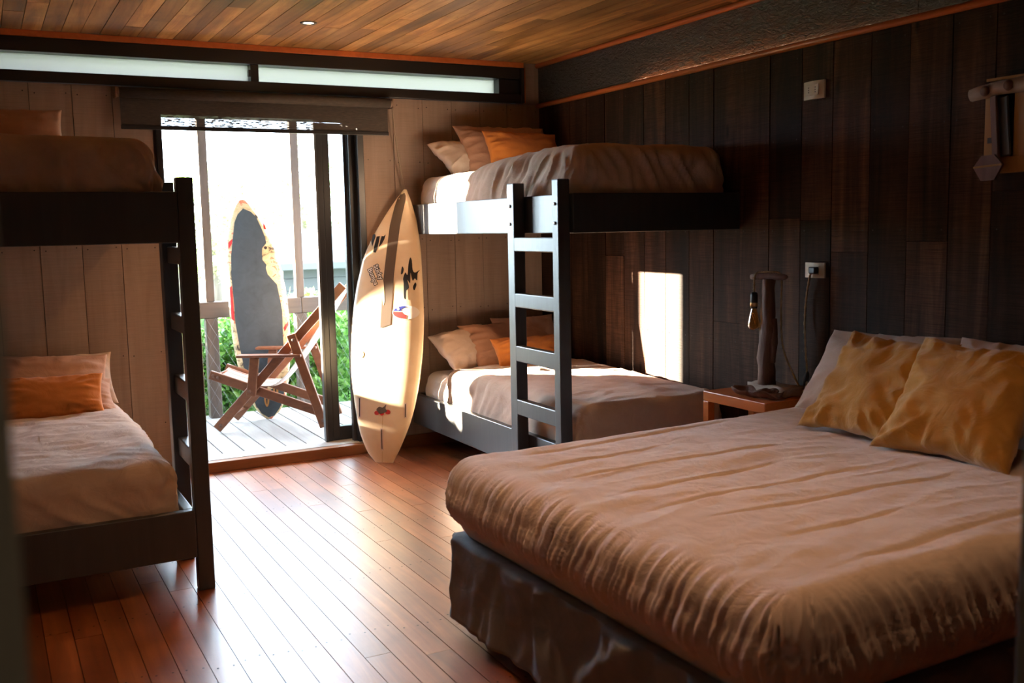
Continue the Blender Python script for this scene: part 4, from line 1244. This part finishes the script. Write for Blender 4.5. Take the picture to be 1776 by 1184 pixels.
padp = [(-0.132, 1.62), (-0.173, 1.576), (-0.197, 1.517), (-0.21, 1.418), (-0.229, 1.258), (-0.232, 1.109), (-0.226, 0.978), (-0.219, 0.858), (-0.216, 0.747), (-0.193, 0.571), (-0.165, 0.40), (-0.10, 0.36), (0.06, 0.36), (0.137, 0.40), (0.137, 0.56), (0.138, 0.827), (0.126, 0.918), (0.106, 1.034), (0.075, 1.07), (0.04, 1.112), (0.027, 1.162), (0.034, 1.185), (0.005, 1.223), (0.002, 1.26), (0.005, 1.313), (0.036, 1.352), (0.026, 1.403), (-0.0, 1.473), (-0.036, 1.554), (-0.074, 1.594)]
B2.decal('grip_sheet', padp, 'pad', 0.003, 0.02)
B2.decal('tail_pad', [(-0.112, 0.19), (-0.02, 0.20), (0.05, 0.24), (0.135, 0.26), (0.118, 0.14), (0.085, 0.075), (0.045, 0.022), (0.0, 0.012), (-0.05, 0.045), (-0.09, 0.11)], 'pad', 0.003, 0.02)
for (a, b) in ((-0.005, 0.20), (0.065, 0.235)):
    B2.decal('fin_plate', ring_poly(a, b-0.03, 0.020, 0.075), 'mustard_wood', 0.005, 0.015)
    B2.decal('fin_slot', ring_poly(a, b-0.03, 0.006, 0.055), 'nail', 0.0065, 0.015)
B2.decal('leash_plug', ring_poly(0.030, 1.315, 0.012, 0.012, 12), 'nail', 0.003, 0.012)
for p in ([(0.008, 1.52), (0.024, 1.50), (0.040, 1.455), (0.020, 1.46)], [(-0.250, 1.36), (-0.216, 1.39), (-0.222, 1.35), (-0.248, 1.31)], [(-0.252, 1.02), (-0.232, 1.03), (-0.226, 0.86), (-0.222, 0.76), (-0.245, 0.78)], [(0.142, 0.70), (0.178, 0.75), (0.180, 0.72), (0.150, 0.67)]):
    B2.decal('red_flash', p, 'red_print', 0.0025, 0.02)

# ------------------------------------------------------------------ folding deck chair
ca = math.radians(30)
ch = empty('deck_chair', (1.4072, 7.2377, 0.065), 'folding hardwood deck chair with a striped canvas sling on the deck', 'deck chair', rz=-ca)
CW = 0.48
ZD = 0.065
def cb(name, l0, z0, l1, z1, w, th=0.065, t=0.026):
    return bar(name, (l0, w, z0-ZD), (l1, w, z1-ZD), t, th, 'chair_wood', ch, up=(0, 0, 1), bevel=0.004)
for side, w in ((0, 0.0), (1, CW)):
    s = 1 if side == 0 else -1
    cb('long_bar', 0.012, 0.094, 0.965, 1.115, w+s*0.030)
    cb('seat_bar', -0.03, 0.487, 0.80, 0.188, w+s*0.058)
    cb('rear_leg', 0.585, 0.775, 0.800, 0.105, w)
    cb('arm_support', 0.320, 0.612, 0.281, 0.335, w-s*0.004)
    ar = box('armrest', 0.195, 0.660, w-0.045, w+0.045, 0.614-ZD, 0.634-ZD, 'chair_wood', ch, 0.006, local=True)
    for (l, z) in ((0.605, 0.735), (0.275, 0.372), (0.795, 0.155), (0.045, 0.12), (0.0, 0.478), (0.035, 0.465)):
        bo = lathe('bolt_head', [(0.0001, 0.003), (0.012, 0.003), (0.014, 0.0)], 'drift', ch, 12)
        bo.rotation_euler = (s*math.pi/2, 0, 0)
        bo.location = (l, w-s*0.0145 if l > 0.2 else w+s*0.016 if l == 0.045 else w+s*0.044, z-ZD)
def rod(name, l, z, w0_=0.03, w1_=CW-0.03, r=0.011):
    return tube(name, [(l, w0_, z-ZD), (l, w1_, z-ZD)], r, 'chair_wood', ch, 10)
rod('foot_rod', 0.085, 0.175)
rod('front_rod', 0.0, 0.470, 0.058, CW-0.058)
rod('top_rod', 0.93, 1.075)
rod('rear_rod', 0.785, 0.19, 0.0, CW)
sl_path = smooth_path([(-0.005, 0, 0.488), (0.15, 0, 0.43), (0.33, 0, 0.395), (0.46, 0, 0.42), (0.62, 0, 0.60), (0.80, 0, 0.86), (0.945, 0, 1.09)], 8)
vs_, fs = [], []
for i, p in enumerate(sl_path):
    for j in range(9):
        q = j/8
        for k in (0,):
            vs_.append((p.x, 0.075+(CW-0.15)*q, p.z-ZD-0.02*math.sin(math.pi*q)))
for i in range(len(sl_path)-1):
    for j in range(8):
        a = i*9+j
        fs.append((a, a+1, a+10, a+9))
so = link('canvas_sling', mesh('canvas_sling', vs_, fs), 'canvas', ch, True)
sm = so.modifiers.new('thickness', 'SOLIDIFY')
sm.thickness = 0.003

# ------------------------------------------------------------------ nightstand and lamp
ns = empty('nightstand', (3.42, 3.80, 0.0), 'small open orange varnished nightstand between the bunk and the large bed', 'nightstand')
NX0, NX1, NY0, NY1, NZ = 3.25, 3.595, 3.57, 4.03, 0.64
box('tabletop', NX0, NX1, NY0, NY1, NZ-0.052, NZ, 'stand', ns, 0.004)
for (a, b) in ((NX0, NY0), (NX0, NY1-0.042), (NX1-0.042, NY0), (NX1-0.042, NY1-0.042)):
    box('leg', a, a+0.042, b, b+0.042, 0.0, NZ-0.0525, 'stand', ns, 0.003)
box('lower_shelf', NX0+0.01, NX1-0.01, NY0+0.043, NY1-0.043, 0.22, 0.245, 'stand', ns, 0.003)
box('back_panel', NX1-0.016, NX1-0.004, NY0+0.043, NY1-0.043, 0.246, NZ-0.053, 'stand', ns)

lp = empty('driftwood_lamp', (3.46, 3.775, NZ), 'driftwood table lamp with a bare amber bulb on the nightstand', 'lamp')
def dl(p): return Vector(p)-Vector((3.46, 3.775, NZ))
bs = bpy.data.meshes.new('base')
bm = bmesh.new()
bmesh.ops.create_cube(bm, size=1.0)
bmesh.ops.subdivide_edges(bm, edges=bm.edges[:], cuts=4, use_grid_fill=True)
for v in bm.verts:
    v.co = Vector((v.co.x*0.13, v.co.y*0.27, v.co.z*0.045+0.0235))
    k = 0.012*noise.noise(v.co*18)
    v.co += Vector((k, k*1.5, 0 if v.co.z < 0.01 else k*0.5))
bm.to_mesh(bs); bm.free()
bo = link('base', bs, 'drift_pale', lp, True)
bo.location = (0.03, -0.02, 0.0)
post = [(3.455, 3.785, 0.684), (3.453, 3.783, 0.75), (3.458, 3.79, 0.82), (3.456, 3.784, 0.90), (3.452, 3.775, 0.985), (3.454, 3.775, 1.0), (3.455, 3.775, 1.04), (3.458, 3.778, 1.10), (3.456, 3.774, 1.17), (3.457, 3.776, 1.215)]
tube('post', [dl(p) for p in post], [0.040, 0.042, 0.043, 0.040, 0.040, 0.033, 0.033, 0.035, 0.032, 0.034], 'drift', lp, 14, lumps=0.35)
tube('post_spur', [dl(p) for p in ((3.462, 3.750, 0.80), (3.462, 3.747, 0.90), (3.460, 3.744, 1.02))], [0.016, 0.020, 0.018], 'drift', lp, 10, lumps=0.4)
arm = [(3.425, 3.868, 1.225), (3.430, 3.84, 1.227), (3.445, 3.79, 1.229), (3.46, 3.74, 1.229), (3.47, 3.68, 1.228), (3.475, 3.668, 1.228)]
tube('arm', [dl(p) for p in arm], [0.013, 0.015, 0.016, 0.016, 0.014, 0.008], 'drift', lp, 12, lumps=0.25)
bx, by = 3.415, 3.835
sk_ = lathe('socket', [(0.006, 1.150), (0.015, 1.148), (0.0185, 1.135), (0.0185, 1.078), (0.0165, 1.074), (0.0165, 1.068)], 'black_plastic', lp, 20)
sk_.location = dl((bx, by, 0))
co = lathe('socket_collar', [(0.0190, 1.078), (0.0190, 1.096), (0.0188, 1.097)], 'brass', sk_, 20)
bu = lathe('bulb', [(0.013, 1.074), (0.014, 1.066), (0.020, 1.045), (0.0265, 1.018), (0.0305, 0.995), (0.030, 0.980), (0.024, 0.966), (0.012, 0.958), (0.001, 0.957)], 'amber', lp, 28)
bu.location = dl((bx, by, 0))
fl_ = []
for k in range(41):
    t = k/40
    fl_.append((0.008*math.cos(t*math.pi*6), 0.008*math.sin(t*math.pi*6), 0.985+0.06*abs(math.sin(t*math.pi*3))))
tube('filament', fl_, 0.0012, 'brass', bu, 6)
def rope(name, pts, r, parent, mat='cord', n=10):
    P_ = smooth_path(pts, n)
    o = tube(name, P_, [r*(1+0.22*math.sin(i*1.9)) for i in range(len(P_))], mat, parent, 8, twist=0.5)
    return o
rope('cord', [dl(p) for p in ((bx, by, 1.150), (bx, by, 1.19), (bx+0.004, by, 1.225), (bx+0.012, by-0.01, 1.246), (3.437, 3.79, 1.250), (3.452, 3.745, 1.252), (3.475, 3.72, 1.245), (3.494, 3.725, 1.20), (3.502, 3.735, 1.10), (3.505, 3.735, 0.95), (3.515, 3.725, 0.85), (3.535, 3.690, 0.755), (3.545, 3.655, 0.690), (3.545, 3.620, 0.665), (3.550, 3.607, 0.69), (3.560, 3.613, 0.76), (3.575, 3.64, 0.87), (3.592, 3.665, 1.0), (3.595, 3.66, 1.12), (3.590, 3.64, 1.20), (3.578, 3.615, 1.245), (3.578, 3.600, 1.258))], 0.0052, lp)
sw = bpy.data.meshes.new('inline_switch')
bm = bmesh.new()
bmesh.ops.create_uvsphere(bm, u_segments=14, v_segments=10, radius=1.0)
for v in bm.verts:
    v.co = Vector((v.co.x*0.011, v.co.y*0.016, v.co.z*0.040))
bm.to_mesh(sw); bm.free()
so = link('inline_switch', sw, 'black_plastic', lp, True)
so.location = dl((3.556, 3.616, 0.725))
so.rotation_euler = (0.25, 0.1, 0)
pg = box('plug', 3.566, 3.596, 3.578, 3.622, 1.242, 1.276, 'black_plastic', lp, 0.006)

# leaf-like pod dish
dv, df = [], []
nu, nv = 28, 12
for i in range(nu+1):
    u = -1+2*i/nu
    lobes = 0.35+0.65*abs(math.sin(math.pi*(u*0.98+0.02)))**0.6
    wd = 0.058*lobes*(1-abs(u)**5)**0.5+0.002
    for j in range(nv+1):
        v = -1+2*j/nv
        y = u*0.125
        xx = v*wd
        z = 0.005+0.036*abs(v)**2.2*(0.6+0.4*lobes) + 0.014*u*u + 0.004*math.sin(u*9+v*4)
        dv.append((xx, y, z))
for i in range(nu):
    for j in range(nv):
        a = i*(nv+1)+j
        df.append((a, a+1, a+nv+2, a+nv+1))
di = link('pod_dish', mesh('pod_dish', dv, df), 'drift', None, True)
di.location = (3.318, 3.735, NZ-0.0015)
di.rotation_euler.z = 0.12
sm = di.modifiers.new('thickness', 'SOLIDIFY'); sm.thickness = 0.004; sm.offset = 1
prop(di, 'shallow brown seed pod dish with curled edges on the nightstand', 'dish')
dv2 = [(-y*0.55, x*0.8, z*0.9) for (x, y, z) in dv]
d2_ = link('pod_dish', mesh('pod_dish', dv2, df), 'drift', None, True)
d2_.location = (3.358, 3.635, NZ-0.0015)
d2_.rotation_euler.z = 1.2
sm = d2_.modifiers.new('thickness', 'SOLIDIFY'); sm.thickness = 0.004; sm.offset = 1
prop(d2_, 'second dark seed pod dish tucked behind the first near the lamp foot', 'dish')

# ------------------------------------------------------------------ wall plates
def plate(name, y0, y1, z0, z1, label, cat):
    e = empty(name, (XR-0.003, (y0+y1)/2, z0), label, cat)
    vs_, fs = [], []
    # gently bowed cover
    n = 10
    for i in range(n+1):
        t = i/n
        dx = -0.010-0.012*math.sin(math.pi*t)
        for zz in (z0, z1):
            vs_.append(Vector((XR-0.003+dx, y0+(y1-y0)*t, zz)))
    m_ = len(vs_)
    for i in range(n+1):
        t = i/n
        for zz in (z0, z1):
            vs_.append(Vector((XR-0.003, y0+(y1-y0)*t, zz)))
    for i in range(n):
        a = i*2
        fs.append((a, a+1, a+3, a+2))
        fs.append((m_+a, m_+a+2, m_+a+3, m_+a+1))
        fs.append((a, a+2, m_+a+2, m_+a))
        fs.append((a+1, m_+a+1, m_+a+3, a+3))
    fs.append((0, m_, m_+1, 1))
    fs.append((2*n, 2*n+1, m_+2*n+1, m_+2*n))
    me = mesh('cover', [v-e.location for v in vs_], fs)
    link('cover', me, 'white_plastic', e)
    return e
ws = plate('wall_socket', 3.555, 3.682, 1.221, 1.295, 'ivory wall socket with a black plug above the large bed', 'socket')
box('insert', XR-0.0275, XR-0.0235, 3.580, 3.650, 1.236, 1.280, 'white_plastic', ws, 0.001)
sw2 = plate('wall_switch', 3.573, 3.706, 2.080, 2.165, 'ivory wall plate high on the dark planks above the socket', 'switch')
box('insert', XR-0.0275, XR-0.0235, 3.598, 3.680, 2.098, 2.148, 'white_plastic', sw2, 0.001)
for yy in (3.617, 3.660):
    for zz in (2.112, 2.123, 2.134):
        bo = lathe('hole', [(0.0001, 0.0006), (0.003, 0.0006), (0.003, 0.0)], 'nail', sw2, 8)
        bo.location = Vector((XR-0.0277, yy, zz))-sw2.location
        bo.rotation_euler = (0, -math.pi/2, 0)

# ------------------------------------------------------------------ wall art (driftwood and paddle)
wa = empty('wall_ornament', (3.58, 2.55, 1.68), 'driftwood wall ornament with a hanging hexagonal paddle on mustard planks', 'wall ornament')
def wv_(p): return Vector(p)-wa.location
box('back_plank', 3.585, 3.612, 2.30, 2.560, 1.67, 1.985, 'mustard_wood', wa, 0.003)
box('side_batten', 3.580, 3.612, 2.628, 2.684, 1.688, 1.975, 'mustard_wood', wa, 0.003)
box('batten_hole', 3.5790, 3.5800, 2.644, 2.668, 1.79, 1.812, 'nail', wa)
box('lower_plank', 3.583, 3.612, 2.30, 2.640, 1.670, 1.735, 'mustard_wood', wa, 0.003)
tube('driftwood_bar', [wv_(p) for p in ((3.575, 2.742, 1.985), (3.574, 2.69, 1.992), (3.572, 2.62, 2.0), (3.574, 2.52, 2.004), (3.574, 2.40, 2.005), (3.575, 2.30, 2.0))], [0.024, 0.027, 0.028, 0.029, 0.028, 0.024], 'drift_pale', wa, 12, lumps=0.25)
box('top_strip', 3.577, 3.612, 2.30, 2.68, 2.030, 2.042, 'mustard_wood', wa, 0.002)
for (yy, zz) in ((2.662, 1.992), (2.560, 2.002)):
    kn = lathe('peg', [(0.0001, 0.014), (0.011, 0.014), (0.018, 0.008), (0.021, 0.0)], 'drift', wa, 16)
    kn.location = wv_((3.548, yy, zz))
    kn.rotation_euler = (0, -math.pi/2, 0)
bar('paddle_handle', wv_((3.555, 2.628, 1.97)), wv_((3.555, 2.608, 1.72)), 0.014, 0.030, 'paddle', wa, up=(0, 1, 0))
bar('dark_slat', wv_((3.572, 2.600, 1.965)), wv_((3.572, 2.578, 1.735)), 0.012, 0.045, 'black_wood', wa, up=(0, 1, 0))
hx_ = []
hc = (3.550, 2.632, 1.690)
for sgn2 in (0.0, -0.012):
    for (dy, dz) in ((0.066, 0.006), (0.030, 0.050), (-0.026, 0.052), (-0.064, 0.012), (-0.030, -0.046), (0.030, -0.048)):
        hx_.append(wv_((hc[0]+sgn2, hc[1]+dy, hc[2]+dz)))
hp = link('paddle_blade', mesh('paddle_blade', hx_, [(0, 1, 2, 3, 4, 5), (11, 10, 9, 8, 7, 6)] + [(k, (k+1) % 6 + 0, (k+1) % 6 + 6, k+6) for k in range(6)]), 'paddle', wa)
bar('blade_strip', wv_((hc[0]-0.0135, hc[1]+0.063, hc[2]+0.006)), wv_((hc[0]-0.0135, hc[1]-0.062, hc[2]+0.012)), 0.007, 0.004, 'mustard_wood', wa, up=(1, 0, 0), bevel=0.0)
